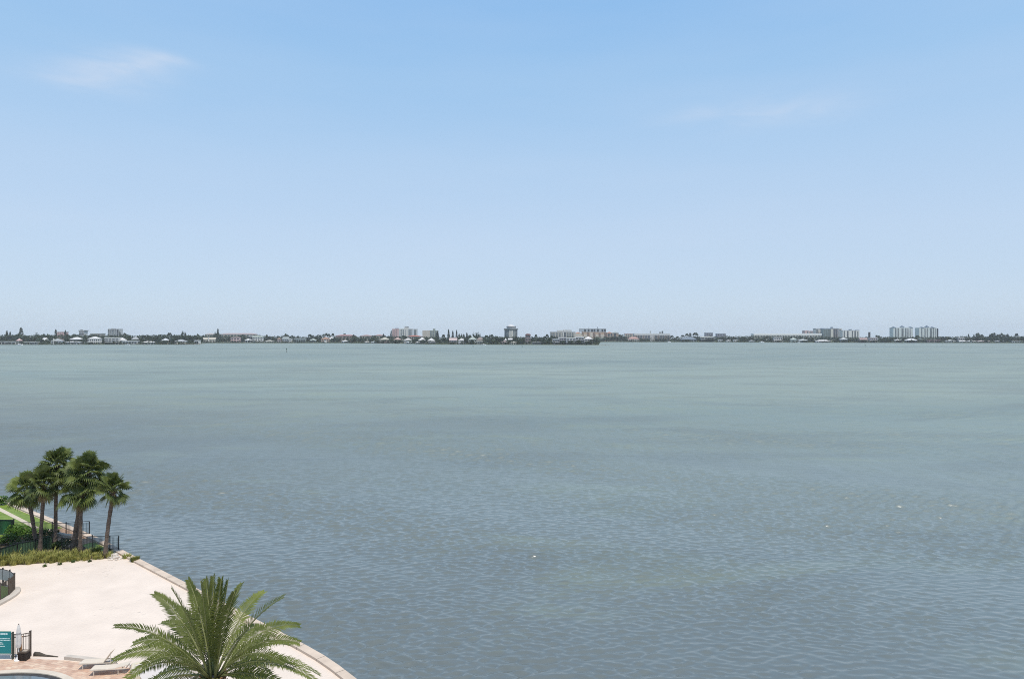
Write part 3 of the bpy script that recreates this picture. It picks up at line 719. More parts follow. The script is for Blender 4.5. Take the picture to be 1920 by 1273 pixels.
for (i, (x, y, r)) in enumerate(((206,1046,.22),(211,1044,.30),(216,1042,.26),(214,1047,.2),(220,1046,.22),(209,1049.5,.15),(205,1050,.13),(224,1048.5,.15),(218,1050,.12))):
    rr2 = random.Random(i+50); bm = bmesh.new(); bmesh.ops.create_icosphere(bm, subdivisions=2, radius=r)
    for v in bm.verts:
        v.co *= 1+.35*mnoise.noise(v.co*2.2/r*.5+Vector((i*7,0,0))); v.co.z = v.co.z*.72
    me = bpy.data.meshes.new('rock'); bm.to_mesh(me); bm.free(); me.materials.append(M_rock)
    o = bpy.data.objects.new('rock', me); COL.objects.link(o); o.location = gp(x,y)+Vector((0,0,r*.35)); o.rotation_euler.z = rr2.uniform(0,6)
    tag(o, 'pale rock in the small heap between the rightmost palm and the seawall', 'rock', 'pale rocks at the end of the seawall')

# ---------------------------------------------------------------- sun loungers on the pool deck
M_cream = mat('cream_frame', (.62,.54,.44), .6, .06, 5)
M_sling = mat('cream_sling', (.64,.55,.44), .8, .05, 5)
def lounger(x, y, rz, label, back=.55):
    t = thing('lounge_chair', label, 'lounge chair', gp(x,y)+Vector((0,0,.02)), rz, 'cream loungers on the pink pavers')
    m = MB()
    for sy in (-.3,.3): m.bar((-1.0,sy,.36),(.95,sy,.36),.04)
    for xx in (-1.0,.95): m.bar((xx,-.3,.36),(xx,.3,.36),.04)
    m.build('frame', M_cream, t)
    for xx, sy in ((-.8,-.28),(-.8,.28),(.55,-.28),(.55,.28)):
        m = MB(); m.bar((xx,sy,0),(xx,sy,.35),.035); m.build('leg', M_cream, t)
    m = MB(); m.box(-.97,.36,-.27,.27,.365,.395); m.build('seat', M_sling, t)
    b = MB(); c, s_ = math.cos(back), math.sin(back)
    b.bar((.37,0,.4),(.37+.72*c,0,.4+.72*s_),.54,.03); b.build('backrest', M_sling, t)
    b = MB(); b.bar((.37+.6*c,-.2,.4+.6*s_),(.75,-.2,.36),.025); b.build('brace', M_cream, t)
    return t
lounger(207,1262, .12, 'cream lounger lying flat on the pink pavers, nearest the pool', .2)
lounger(186,1250.5, .1, 'cream lounger with raised back behind the flat lounger', .95)
# ---------------------------------------------------------------- the far shore, about 1.6 to 2.4 km away
SHY = [(-400,647),(0,646.6),(330,646.4),(374,646.0),(380,643.4),(640,643.4),(760,644.6),(800,645.6),(940,646.6),(1122,647),(1126,641.3),(1330,641.6),(1600,642.8),(1920,643.4),(2300,643.4)]
def shore_y(x):
    for (a, ya), (b, yb) in zip(SHY, SHY[1:]):
        if a <= x <= b: return ya+(yb-ya)*(x-a)/(b-a)
    return SHY[0][1] if x < 0 else SHY[-1][1]
def shore_d(x): return F*(HC-WZ)/(shore_y(x)-HY)
xs = sorted(set([x for x, _ in SHY]+list(range(-400,2301,20))))
front = [Vector((xat(x,shore_d(x)), shore_d(x), 0)) for x in xs]
back = [Vector((p.x*4200/p.y, 4200, 0)) for p in front]
GZ = 0.0
M_land = mat('far_ground', (.10,.12,.06), .95, .3, .02)
m = MB(); n = len(front); vs = [(p.x,p.y,GZ) for p in front]+[(p.x,p.y,GZ) for p in back]+[(p.x,p.y,-1.6) for p in front]
m.add(vs, [(i,i+1,n+i+1,n+i) for i in range(n-1)]+[(2*n+i,2*n+i+1,i+1,i) for i in range(n-1)])
tag(m.build('terrain', M_land), kind='structure')

# colours
WHT=(.62,.60,.56); CRM=(.60,.56,.47); BGE=(.46,.42,.35); PNK=(.56,.40,.38); GRY=(.36,.37,.37); LGR=(.50,.51,.51); DGR=(.13,.14,.14); TER=(.44,.20,.11)
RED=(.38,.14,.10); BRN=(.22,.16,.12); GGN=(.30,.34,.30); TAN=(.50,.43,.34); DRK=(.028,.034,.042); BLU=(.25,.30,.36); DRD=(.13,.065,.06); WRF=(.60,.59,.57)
M_glass = mat('dark_window', DRK, .25, .3, .3, spec=.6)
def striped(name, a, b, period=3.1, duty=.42):
    """balcony fronts: pale slab edges alternating with dark glass, one pair per storey"""
    m, nt, bs = nodes(name); tc = nt.nodes.new('ShaderNodeTexCoord'); sp_ = nt.nodes.new('ShaderNodeSeparateXYZ'); nt.links.new(tc.outputs['Object'], sp_.inputs[0])
    md = nt.nodes.new('ShaderNodeMath'); md.operation = 'MODULO'; nt.links.new(sp_.outputs['Z'], md.inputs[0]); md.inputs[1].default_value = period
    gt = nt.nodes.new('ShaderNodeMath'); gt.operation = 'GREATER_THAN'; nt.links.new(md.outputs[0], gt.inputs[0]); gt.inputs[1].default_value = period*duty
    mx = nt.nodes.new('ShaderNodeMix'); mx.data_type = 'RGBA'; mx.inputs['A'].default_value = (*a,1); mx.inputs['B'].default_value = (*b,1)
    nt.links.new(gt.outputs[0], mx.inputs['Factor']); nt.links.new(mx.outputs['Result'], bs.inputs['Base Color']); bs.inputs['Roughness'].default_value = .6
    return m
M_balc = striped('balcony_white', (.66,.66,.64), (.09,.11,.13))
M_balcg = striped('balcony_grey', (.30,.33,.33), (.06,.075,.085))
M_balcd = striped('balcony_dark', (.13,.15,.17), (.035,.042,.052))
M_balcp = striped('balcony_pink', (.56,.42,.40), (.18,.14,.15))

ANCH = []       # (x, short phrase) for naming the trees around the buildings
class Bld:
    """a far building: photo columns x0..x1, its top row, metres behind the waterline"""
    def __init__(s, name, label, cat, x0, x1, ytop, setb, dep, anchor=None, group=None, base=GZ):
        xm = (x0+x1)/2; s.d = shore_d(xm)+setb; s.xm = xm; s.k = s.d/F; s.dep = dep
        s.x0, s.x1 = (x0-xm)*s.k, (x1-xm)*s.k; s.base = base; s.h = zat(ytop,s.d)-base; s.ytop = ytop
        s.t = thing(name, label, cat, (xat(xm,s.d), s.d, base), 0, group)
        if anchor: ANCH.append((xm, anchor))
    def X(s, x): return (x-s.xm)*s.k
    def Z(s, y): return max(0, zat(y,s.d)-s.base)
    def box(s, name, x0, x1, yt, yb, mt, proud=0.0, dep=None, cover=None):
        """box between photo columns and rows on the front face; proud > 0 sits on the face"""
        z0, z1 = (0 if yb is None else s.Z(yb)), s.Z(yt)
        if isinstance(mt, tuple): mt = flat(mt)
        m = MB()
        if proud: m.box(s.X(x0),s.X(x1),-proud,-.02,z0,z1)
        else: m.box(s.X(x0),s.X(x1),0,dep or s.dep,z0,z1)
        return m.build(name, mt, s.t)
def house(label, x0, x1, ytop, wall, roof, setb=6, storeys=1, style='hip', rfrac=.42, name='waterfront_house', cat='house', anchor=None, nwin=None, dep=11, open_=False, group='houses along the far shore'):
    b = Bld(name, label, cat, x0, x1, ytop, setb, dep, anchor, group)
    wt = b.h*(1-rfrac) if style in ('hip','gable') else b.h*.86
    if setb >= 25: wall = tuple(.12+.28*c for c in wall)      # set back: walls darkened and greyed in place of tree cover, less stark
    wm, rm = flat(wall), flat(roof)
    e = .9 if style != 'flat' else .5
    body = MB().box(b.x0+e,b.x1-e,0,dep,0,wt).build('wall', wm, b.t)
    m = MB()
    if style == 'flat': m.box(b.x0,b.x1,-e*1.4,dep+e,wt,b.h)
    elif style == 'gable': m.hip(b.x0,b.x1,-e,dep+e,wt,b.h,gable=True)
    elif style == 'dome': m.dome(((b.x0+b.x1)/2,dep/2,wt),(b.x1-b.x0)/2,b.h-wt)
    elif style == 'arch':
        w = (b.x1-b.x0)/2; vs = []; k = 12
        for yy in (-e,dep+e):
            for i in range(k+1): a = math.pi*i/k; vs.append((-w*math.cos(a), yy, wt+(b.h-wt)*math.sin(a)))
        m.add(vs, [(i,i+1,k+2+i,k+1+i) for i in range(k)]+[tuple(range(k+1))[::-1], tuple(k+1+i for i in range(k+1)), (0,k+1,2*k+1,k)])
    else: m.hip(b.x0,b.x1,-e,dep+e,wt,b.h,ridge=1.0)
    m.build('roof', rm, b.t)
    wdt = b.x1-b.x0; n = nwin or max(2,min(6,int(wdt/5))); sh = wt/storeys
    for s_ in range(storeys):
        for i in range(n):
            cx = b.x0+e+(wdt-2*e)*(i+.5)/n; hw = (wdt-2*e)/n*(.40 if open_ else .27)
            MB().box(cx-hw,cx+hw,-.16,-.02,s_*sh+sh*(.12 if s_ == 0 else .25),s_*sh+sh*.8).build('window' if not open_ else 'opening', M_glass, b.t)
    if open_ and storeys > 1:
        for s_ in range(1,storeys): MB().box(b.x0+e*.5,b.x1-e*.5,-1.4,-.17,s_*sh-.2,s_*sh+.75).build('balcony', wm, b.t)
    return b
H = house
# left end
H('long low white house with dark doorways at the left end of the far shore', -4,29,640,WHT,WRF,5,1,'flat',anchor='leftmost long white house',nwin=5,open_=True,dep=14)
H('small beige house with a pinkish roof above the long low white house', 30,37,634.5,TAN,PNK,40,2,'hip',nwin=2)
H('low white house with two flat roof wings right of the long low white house', 46,69,640.6,LGR,WHT,5,1,'flat',anchor='low white house with two wings',nwin=5,open_=True)
H('little white gabled house high among the trees left of the pink block', 78.5,85.5,632.8,WHT,WRF,45,2,'gable',nwin=2)
H('grey roofed house with a white chimney wall, below the pink block', 95,116,635,LGR,GRY,12,2,'hip',anchor='white chimney wall house',nwin=4).box('chimney',99.8,102,634.6,None,WHT,1.2)
b = Bld('apartment_block','pale pink apartment block between two tall thin dark pines','apartment block',107,120,621.8,150,18,'pale pink apartment block'); b.box('wall',107,120,622.6,None,PNK); b.box('roof',106.6,120.4,621.8,622.5,LGR,0,19)
for x in (109,112.4,115.8): b.box('balcony_stack',x,x+1.8,624,634,M_balcp,.5)
H('house with a wide bright white hip roof above a dark verandah', 130,153.5,632,GRY,WRF,30,2,'hip',rfrac=.34,anchor='wide bright white hip roof',nwin=4,open_=True)
H('low grey waterfront house below the wide white hip roof', 121,150,639.5,LGR,GRY,5,1,'hip',nwin=5)
b = Bld('apartment_block','small grey apartment tower with overhanging dark roof slabs, above the white hip roof','apartment block',147,158.5,618.6,190,16,'small tower with roof slabs')
b.box('wall',148,157.5,620.4,None,LGR); b.box('roof',146.6,158.8,619.2,620.3,DGR,0,18); b.box('penthouse',150,153,618,619.15,GRY,0,6)
for y in (622.2,625.2,628.2): b.box('window_band',148.4,157,y,y+1.3,M_glass,.3)
b = H('two storey white house with a pyramid roof and dark window band', 164,187,631,WHT,WRF,10,2,'hip',rfrac=.3,anchor='white house with the pyramid roof',nwin=6)
b = Bld('apartment_block','flat roofed grey brown block behind the white pyramid roofed house','apartment block',169,190,625,140,18,'flat grey brown block'); b.box('wall',169,190,626.2,None,(.30,.29,.26)); b.box('roof',168.7,190.3,625.2,626.15,GGN,0,19)
for x in (171,175.4,179.8,184.2): b.box('balcony_stack',x,x+2.4,627,634,M_balcd,.4)
H('three storey white house with open dark balconies, below the grey striped tower', 196,223,632.6,WHT,WHT,8,3,'flat',anchor='three storey white balcony house',nwin=4,open_=True)
b = Bld('condominium','grey condominium tower with vertical pale stripes and a dark right end','condominium',202,222.5,616.4,220,20,'grey striped condominium tower')
b.box('wall',202,222.5,617.6,None,LGR); b.box('roof',201.8,222.7,616.7,617.55,GRY,0,21); b.box('penthouse',208,214,615.9,616.65,GRY,0,8)
for x, w in ((202.4,3.0),(207,2.2),(210.6,2.6),(215,2.0)): b.box('balcony_stack',x,x+w,618.2,636,M_balcg,.5)
b.box('balcony_stack',218.8,222.2,617.8,636,M_balcd,.5)
H('house with a white umbrella shaped hip roof right of the three storey white house', 221,233.5,633,LGR,WRF,14,2,'hip',rfrac=.4,nwin=2,anchor='white umbrella shaped roof')
H('grey hip roofed house above the long white boathouse', 246,258,630.4,LGR,GRY,40,2,'hip',nwin=3)
H('long low white boathouse with open bays, right of the white umbrella roof', 229.5,257,639,WHT,WRF,4,1,'flat',nwin=5,open_=True,name='boathouse',cat='boathouse',anchor='long low white boathouse')
H('low white cottage half hidden under dark trees', 265,289,639.4,LGR,WHT,6,1,'hip',nwin=4,anchor='low white cottage under the trees')
H('grey roofed bungalow under trees, right of the half hidden white cottage', 302,315,634,BGE,LGR,20,2,'hip',nwin=3,anchor='grey roofed bungalow')
H('beige house on the low point before the sandy spit', 327,348,636.2,CRM,GRY,14,2,'hip',nwin=4,anchor='beige house on the sandy point')
H('small white shed roofed cottage right of the sandy spit', 363.5,373,637.8,WHT,WRF,8,1,'flat',nwin=2)
H('two part cream house left of the tall dark pine by the pink roofs', 379.5,404,632.8,CRM,BGE,8,2,'gable',nwin=4,anchor='two part cream house').box('chimney',390,392.2,632.2,None,WHT,1.2)
# long pink roofed apartment rows behind
def longrow(label, x0, x1, ytop, wall, roof, setb, nbay, balc, anchor=None, cat='apartment block'):
    b = Bld('apartment_row',label,cat,x0,x1,ytop,setb,16,anchor)
    b.box('wall',x0,x1,ytop+2.2,None,wall)
    MB().hip(b.x0-.6,b.x1+.6,-.8,16.8,b.Z(ytop+2.2)+.02,b.h,ridge=.9).build('roof', flat(roof), b.t)
    for i in range(nbay):
        xa = x0+(x1-x0)*(i+.25)/nbay; xb = x0+(x1-x0)*(i+.75)/nbay; b.box('balcony_stack',xa,xb,ytop+3,ytop+9,balc,.4)
    return b
longrow('long pale apartment row with greyish roof left of the tall pine, above the cream house',384,403,624.8,BGE,(.38,.33,.31),160,4,M_balcg)
longrow('very long pinkish roofed apartment row right of the tall pine', 414,480,624.6,BGE,(.36,.29,.28),170,11,M_balcg,'very long pinkish roofed apartment row')
H('pink house with a rounded arched front', 432,449.5,632,PNK,(.52,.40,.39),8,2,'arch',rfrac=.5,nwin=3,anchor='pink arched house')
H('bright white roofed pavilion above the low white boathouse by the pink arched house', 466,475,629.6,LGR,WRF,60,2,'flat',nwin=2)
H('low white boathouse right of the pink arched house', 458.5,470,634.8,GRY,WRF,5,1,'hip',rfrac=.4,nwin=2,name='boathouse',cat='boathouse')
H('white house of several levels with dark square windows', 473,492.5,629.8,WHT,GGN,9,3,'gable',rfrac=.22,nwin=4,anchor='white house of several levels')
H('low wide grey beige bungalow with a hip roof', 495.5,513.5,637.4,BGE,(.42,.41,.36),5,1,'hip',rfrac=.55,nwin=4,anchor='low wide grey beige bungalow')
H('narrow pinkish house left of the grey house with a white wing', 518.5,526.5,632.6,(.44,.36,.34),BRN,8,2,'hip',nwin=2)
H('grey gabled house with a white wing on its right', 529,541,631.4,GRY,(.26,.29,.28),8,2,'gable',nwin=3,anchor='grey gabled house')
H('bright white wing with a flat roof beside the grey gabled house', 540.5,546.5,634.8,WHT,WRF,6,2,'flat',nwin=2)
b = H('modern house with a long pale flat roof over dark glass', 551,572.5,634.2,GGN,LGR,6,1,'flat',nwin=5,open_=True,anchor='modern flat roofed house')
H('greenish grey house among trees, left of the brown tiled house', 580.5,592.5,634.8,(.42,.45,.42),(.40,.44,.40),12,2,'hip',nwin=3)
H('brown tiled house with a white arched porch', 601.5,617.5,631.6,(.44,.33,.26),(.33,.21,.15),6,2,'hip',rfrac=.4,nwin=3,anchor='brown tiled house').box('porch',608,612.5,638.5,None,WHT,2.0)
H('house with a bright white roof behind the brown tiled house', 614.5,626.5,630.6,LGR,WRF,50,2,'hip',rfrac=.5,nwin=2)
longrow('wide pink apartment block with reddish roofs behind dark round trees',629,666,627.4,PNK,(.36,.21,.20),120,6,M_balcp,'wide pink apartment block')
H('low white boathouse in front of the pink apartment block', 640,653.5,637.6,LGR,WRF,4,1,'hip',rfrac=.45,nwin=3,name='boathouse',cat='boathouse')
longrow('cream terraced row with reddish roof right of the pink apartment block',674.5,699,627.8,CRM,(.34,.24,.22),110,5,M_balcg,'cream terraced row')
longrow('red brown roofed row half hidden by trees, left of the white condominium',700,722,627.2,BGE,(.34,.22,.20),130,4,M_balcg)
H('yellowish beige house with a broad greyish roof', 711.5,730.5,632.4,TAN,(.45,.43,.36),14,2,'hip',nwin=4,anchor='yellowish beige house')
H('low teal white house at the water, left of the yellowish beige house', 695,710.5,639.2,LGR,(.58,.63,.62),4,1,'hip',rfrac=.5,nwin=3)
H('small low white house under dark trees by the cream terraced row', 683.5,692.5,640.4,LGR,WHT,4,1,'hip',rfrac=.5,nwin=2)
H('dark brown low house at the waterline', 719.5,731,639.8,BRN,(.16,.11,.10),5,1,'hip',nwin=3)
# white condominium group
b = Bld('condominium','wide white condominium with a pinkish left wing and a dark roof cap','condominium',735,772,612.2,210,22,'wide white condominium')
b.box('wing_wall',735.2,748,616.6,None,PNK); b.box('wall',748.1,757.6,616.2,None,(.66,.67,.63)); b.box('wing_wall',757.7,765.4,614.6,None,WHT); b.box('wing_wall',765.5,772,616.4,None,LGR)
b.box('roof',740.5,746.5,615.1,616.55,BLU,0,12); b.box('penthouse',759,765.2,612.9,614.55,LGR,0,10); b.box('roof',758.4,765.8,612.2,612.85,DGR,0,11)
for x, w, mt in ((736.4,1.6,M_balcp),(739.8,1.6,M_balcp),(743.2,1.6,M_balcp),(749.4,1.7,M_balc),(752.6,1.7,M_balcg),(755.6,1.5,M_balcg),(759.6,1.2,M_balc),(766.4,2.0,M_balcg),(769.6,1.9,M_balcg)): b.box('balcony_stack',x,x+w,617.4,634,mt,.5)
b = Bld('condominium','narrow greenish grey tower right of the wide white condominium','condominium',775,781.5,617,220,16,'narrow greenish grey tower')
b.box('wall',775,781.5,617.5,None,LGR); b.box('roof',774.8,781.7,616.9,617.45,GRY,0,17); b.box('balcony_stack',776.4,780.2,618.2,634,M_balcg,.5)
b = Bld('condominium','beige condominium with a blank left wall and green grey balconies on its right half','condominium',792,822,616.4,230,20,'beige and green condominium')
b.box('wall',792,806,619.4,None,(.50,.45,.39)); b.box('wing_wall',806.1,820.4,619.6,None,(.33,.36,.31)); b.box('penthouse',811.6,815.8,616.4,619.55,GGN,0,8)
for x in (807,811.6,816.2): b.box('balcony_stack',x,x+2.4,620.4,634,M_balcg,.5)
b.box('balcony_stack',820.5,822,619.8,None,M_balcd,.5)
longrow('low reddish roofed row below the white condominium',764,790,628.6,(.48,.40,.36),RED,90,7,M_balcg,'low reddish roofed row')
H('white two storey house below the reddish roofed row', 757,772,633.6,WHT,(.5,.48,.45),20,2,'hip',nwin=4,anchor='white house below the reddish row')
H('cream villa with a pinkish tile roof left of the white two storey house', 738,752,632.4,CRM,(.44,.32,.28),24,2,'hip',nwin=3)
H('house with a broad white roof below the beige condominium', 784,798,632.2,LGR,WRF,30,2,'hip',rfrac=.5,nwin=3)
H('low pale teal boathouse with a white roof on the water below the white condominium', 761,774,639.6,GRY,(.6,.65,.64),4,1,'hip',rfrac=.45,nwin=3,name='boathouse',cat='boathouse')
H('small low white boathouse left of the white arched boathouse', 778,790,640.6,GRY,WHT,4,1,'hip',rfrac=.45,nwin=3,name='boathouse',cat='boathouse')
H('low wide house with a bright white roof below the green half of the beige condominium', 801,815.5,633.8,GRY,WRF,28,2,'hip',rfrac=.5,nwin=3)
H('white arched boathouse at the waterline left of the row of pines', 802.5,816,640.4,DGR,WRF,4,1,'arch',rfrac=.6,nwin=3,name='boathouse',cat='boathouse',anchor='white arched boathouse')
H('white and pink house group in front of the row of tall pines', 842,857,633.6,(.62,.55,.54),(.5,.4,.38),14,2,'gable',nwin=4,anchor='white and pink house')
H('pale house with a grey roof right of the white and pink house', 858,873,634,LGR,(.5,.49,.47),14,2,'hip',nwin=4)
H('low grey house at the water below the row of pines', 858,870,640.6,(.45,.40,.39),(.58,.57,.56),4,1,'hip',nwin=3)
H('greenish hip roofed house under the large feathery tree', 878,894,631,(.50,.52,.46),(.36,.40,.36),20,2,'hip',nwin=4,anchor='greenish hip roofed house')
H('brown roofed house right of the large feathery tree', 893,907,631.6,CRM,(.26,.21,.19),20,2,'hip',nwin=3)
H('beige house with a dark arched doorway at the water', 894.5,906,639,CRM,BGE,5,1,'flat',nwin=3,open_=True,anchor='beige house with dark doorways')
# round hotel tower
b = Bld('hotel_tower','grey drum shaped hotel tower with a white penthouse and domed cap','hotel',945,971,608.4,190,30,'drum shaped hotel tower')
R = (b.x1-b.x0)/2; cyl = lambda r, z0, z1, n=24: MB().prism([(r*math.cos(2*math.pi*i/n), R+r*math.sin(2*math.pi*i/n)) for i in range(n)], z0, z1)
cyl(R*.95,0,b.Z(618.2)).build('wall', flat((.47,.50,.47)), b.t); cyl(R*1.03,b.Z(618.15),b.Z(616.3)).build('cornice', flat((.10,.12,.12)), b.t); cyl(R*.62,b.Z(616.28),b.Z(614.1)).build('penthouse', flat(WHT), b.t)
cyl(R*.66,b.Z(614.08),b.Z(612.4)).build('window_band', flat(DGR), b.t); MB().dome((-.5,R,b.Z(612.35)),R*.52,b.Z(608.6)-b.Z(612.35)).build('dome', flat(WRF), b.t)
MB().box(R*.66,R*.72,R-.5,R+.5,b.Z(616.28),b.Z(611)).build('mast', flat(DGR), b.t)
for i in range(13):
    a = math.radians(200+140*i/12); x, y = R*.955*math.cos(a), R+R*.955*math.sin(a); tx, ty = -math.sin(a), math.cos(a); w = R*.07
    lit = 5 <= i <= 7  # light on the middle of the drum put into these stacks' paler colour
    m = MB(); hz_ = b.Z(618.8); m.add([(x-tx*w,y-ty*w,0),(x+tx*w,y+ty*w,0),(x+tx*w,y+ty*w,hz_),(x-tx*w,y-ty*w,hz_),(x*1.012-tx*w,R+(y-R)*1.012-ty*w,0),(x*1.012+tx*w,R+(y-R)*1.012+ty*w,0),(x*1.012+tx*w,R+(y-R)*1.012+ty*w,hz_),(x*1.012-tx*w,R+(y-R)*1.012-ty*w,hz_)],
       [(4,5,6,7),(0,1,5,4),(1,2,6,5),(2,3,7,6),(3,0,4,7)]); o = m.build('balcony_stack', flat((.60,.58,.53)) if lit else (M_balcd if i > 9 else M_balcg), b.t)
H('small white tent roofed house left below the drum shaped tower', 945.5,950.5,634.4,LGR,WRF,40,2,'hip',rfrac=.3,nwin=2)
H('white gabled house right below the drum shaped tower', 952.5,961,634.2,LGR,WRF,40,2,'gable',rfrac=.25,nwin=2)
H('brownish low house on the shore below the drum shaped tower', 938,953,638.6,(.33,.28,.27),(.27,.22,.21),10,1,'hip',nwin=4,anchor='brownish low house')
H('cream low house on the shore right below the drum shaped tower', 955,971,640.4,CRM,(.45,.42,.37),6,1,'hip',nwin=4)
H('pink house with a dark red domed roof', 984.5,995.5,625.6,(.42,.27,.26),DRD,40,3,'dome',rfrac=.36,nwin=3,anchor='dark red domed house')
H('long low boathouse with a curved white roof', 997.5,1017.5,641.4,DGR,WRF,4,1,'arch',rfrac=.6,nwin=4,name='boathouse',cat='boathouse',anchor='curved white boathouse roof')
# headland with the large flat block and the terracotta complex
b = Bld('condominium','flat grey beige condominium with white roof blocks on top','condominium',1032,1079,618.4,160,24,'flat grey beige condominium')
b.box('wall',1032.4,1078.6,623.2,None,(.44,.42,.38)); b.box('roof',1032,1079,622.2,623.15,GRY,0,25); b.box('penthouse',1044.5,1056,619.2,622.15,WHT,0,12); b.box('penthouse',1056.4,1072,618.5,622.1,WRF,0,12)
b.box('stair_tower',1055,1057.4,622.8,None,WHT,1.2); b.box('window_band',1057.6,1061.2,623.6,634,M_balcd,.5)
for x in (1033.5,1037.5,1043,1048.5,1063.5,1068,1072.5): b.box('balcony_stack',x,x+2.6,624.2,634,M_balcg,.5)
H('white house with dark arches at the left end of the white villas on the point', 1036,1049,635.4,(.45,.44,.45),LGR,8,2,'flat',nwin=3,open_=True,anchor='leftmost white villa')
H('white villa with a long flat white roof on the point', 1047,1062,632.2,(.44,.43,.44),WRF,20,3,'flat',nwin=3,open_=True)
H('white terraced villa with dark balconies in the middle of the point', 1061.5,1080,632.8,(.60,.59,.58),WHT,8,3,'flat',nwin=3,open_=True,anchor='white terraced villa on the point')
H('white villa with a bright wide roof on the point, left of the pyramid roofed villa', 1079,1095,631,(.55,.54,.54),WRF,12,3,'flat',nwin=3,open_=True)
H('white villa with a pale pyramid roof at the tip of the point', 1095,1112,630.8,(.6,.58,.57),(.66,.64,.62),9,3,'hip',rfrac=.32,nwin=3,open_=True,anchor='pyramid roofed villa')
H('pale green canopied boathouse right of the pyramid roofed villa', 1120,1134,633.8,(.42,.46,.43),(.62,.68,.64),60,1,'flat',nwin=2,open_=True,name='boathouse',cat='boathouse')
b = Bld('condominium','large stepped condominium with terracotta roofs and a grey glazed top floor','condominium',1076,1160,615.8,2530-shore_d(1118),30,'stepped terracotta condominium')
b.box('wall',1076.5,1092,624.8,None,CRM,0,20); b.box('wall',1092.1,1136,622.4,None,(.46,.33,.24)); b.box('wall',1136.1,1160,624.4,None,(.38,.31,.25))
b.box('top_floor',1087,1136.4,616.9,622.3,(.38,.42,.46),-0.0 or 0,18); b.box('roof',1086.4,1137,616.2,616.85,GRY,0,19)
for x in (1095.5,1102,1108.5,1113,1119.5,1128,1132.5): b.box('window',x,x+3.2,617.3,622,M_glass,.4)
b.box('mast',1102.6,1103.2,613.2,616.15,GRY,0,1); b.box('mast',1120,1121,612.8,616.15,BLU,0,1)
for (x0,x1,yt,yb) in ((1079,1089,622.6,624.7),(1096,1100,625.5,627),(1138,1148,622.2,624.3)):
    MB().hip(b.X(x0),b.X(x1),-1,19,b.Z(yb)+.02,b.Z(yt),ridge=.8).build('roof', flat(TER), b.t)
for (x0,x1,y0,y1) in ((1090.5,1094,621.5,627),(1100.4,1104,623,634),(1112,1116,624,632),(1122.5,1126,624.6,632),(1133,1138,623.2,632)): b.box('balcony_stack',x0,x1,y0,y1,striped('terracotta_balcony_%d'%x0,(.42,.26,.18),(.07,.06,.06)),.6)
for (x0,x1,yt,yb) in ((1077.5,1090,627,634),(1095,1101,626.5,634),(1106.5,1111,624,634),(1116.5,1122,627,634),(1126,1133,627.2,634)): b.box('bay',x0,x1,yt,None,(.58,.51,.43),1.6)
for (x0,x1,y0,y1) in ((1140,1143,626,630),(1145.5,1148,625.5,630),(1151,1155,625,631)): b.box('window',x0,x1,y0,y1,M_glass,.4)
MB().hip(b.X(1149.5),b.X(1160),-1,28,b.Z(624.35)+.02,b.Z(621.8),ridge=.8).build('roof', flat((.30,.33,.31)), b.t)
# right of the point
H('cream house with a reddish roof left of the long grey white block', 1177,1199,631.8,CRM,(.42,.26,.22),14,2,'hip',nwin=5,anchor='cream reddish roofed house')
b = Bld('apartment_block','tan apartment block with reddish top behind the cream house','apartment block',1172,1188,625.4,120,16,'tan apartment block'); b.box('wall',1172,1188,626.6,None,TAN); b.box('roof',1171.6,1188.4,625.6,626.55,(.36,.22,.20),0,17)
for x in (1174,1178,1182): b.box('balcony_stack',x,x+2,627.2,633,M_balcg,.5)
b = Bld('apartment_block','long grey block with a white parapet band and a pale stair tower','apartment block',1189,1257,620,60,26,'long grey white block')
b.box('wall',1189.4,1256.6,628.3,None,(.30,.28,.26)); b.box('parapet',1189,1257,625.2,628.25,(.62,.62,.60),0,27); b.box('stair_tower',1218.6,1225.4,627.4,None,(.50,.48,.46),2.0)
b.box('chimney',1218.6,1220.8,620.2,625.15,LGR,0,3); b.box('penthouse',1236.5,1240,622.2,625.15,GRY,0,5); b.box('vent_tower',1241,1243.6,620.6,625.15,DGR,0,3)
for i in range(14):
    x = 1191.5+i*4.65
    if 1216 < x+1.2 < 1226: continue
    b.box('balcony_stack',x,x+2.8,629,639.5,M_balcd if i%3 else striped('brown_balcony_%d'%i,(.34,.27,.23),(.05,.045,.045)),.5)
H('dark slate roofed long house among palms, right of the long grey block', 1277,1306,631.6,(.28,.31,.34),(.17,.21,.25),14,2,'hip',rfrac=.5,nwin=6,anchor='slate roofed long house')
H('house with a curved creamy white roof right of the slate roofed house', 1314,1340,631,(.35,.35,.33),(.74,.72,.64),14,2,'arch',rfrac=.45,nwin=4,open_=True,anchor='curved creamy white roof')
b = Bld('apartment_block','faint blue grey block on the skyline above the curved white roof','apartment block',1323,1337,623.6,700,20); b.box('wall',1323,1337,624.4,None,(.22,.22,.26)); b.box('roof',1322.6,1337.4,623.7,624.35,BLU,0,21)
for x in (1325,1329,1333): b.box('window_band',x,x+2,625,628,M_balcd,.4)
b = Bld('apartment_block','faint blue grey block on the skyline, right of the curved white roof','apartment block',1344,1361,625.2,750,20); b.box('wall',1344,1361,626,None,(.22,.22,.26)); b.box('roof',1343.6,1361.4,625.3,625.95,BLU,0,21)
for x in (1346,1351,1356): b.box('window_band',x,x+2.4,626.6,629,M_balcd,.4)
H('small white arched house at the water', 1347,1356,636.6,WHT,WRF,5,1,'arch',rfrac=.55,nwin=2,anchor='small white arched house')
H('low grey white house right of the small white arched house', 1361,1373.5,637.4,LGR,(.58,.58,.57),5,1,'hip',nwin=4)
H('low flat white house between the two low grey houses', 1375.5,1384.5,636.8,WHT,WHT,5,1,'flat',nwin=3)
H('low grey hip roofed house left of the bright white boat', 1405,1416,637.6,LGR,(.45,.46,.46),5,1,'hip',nwin=3,anchor='low grey hip roofed house')
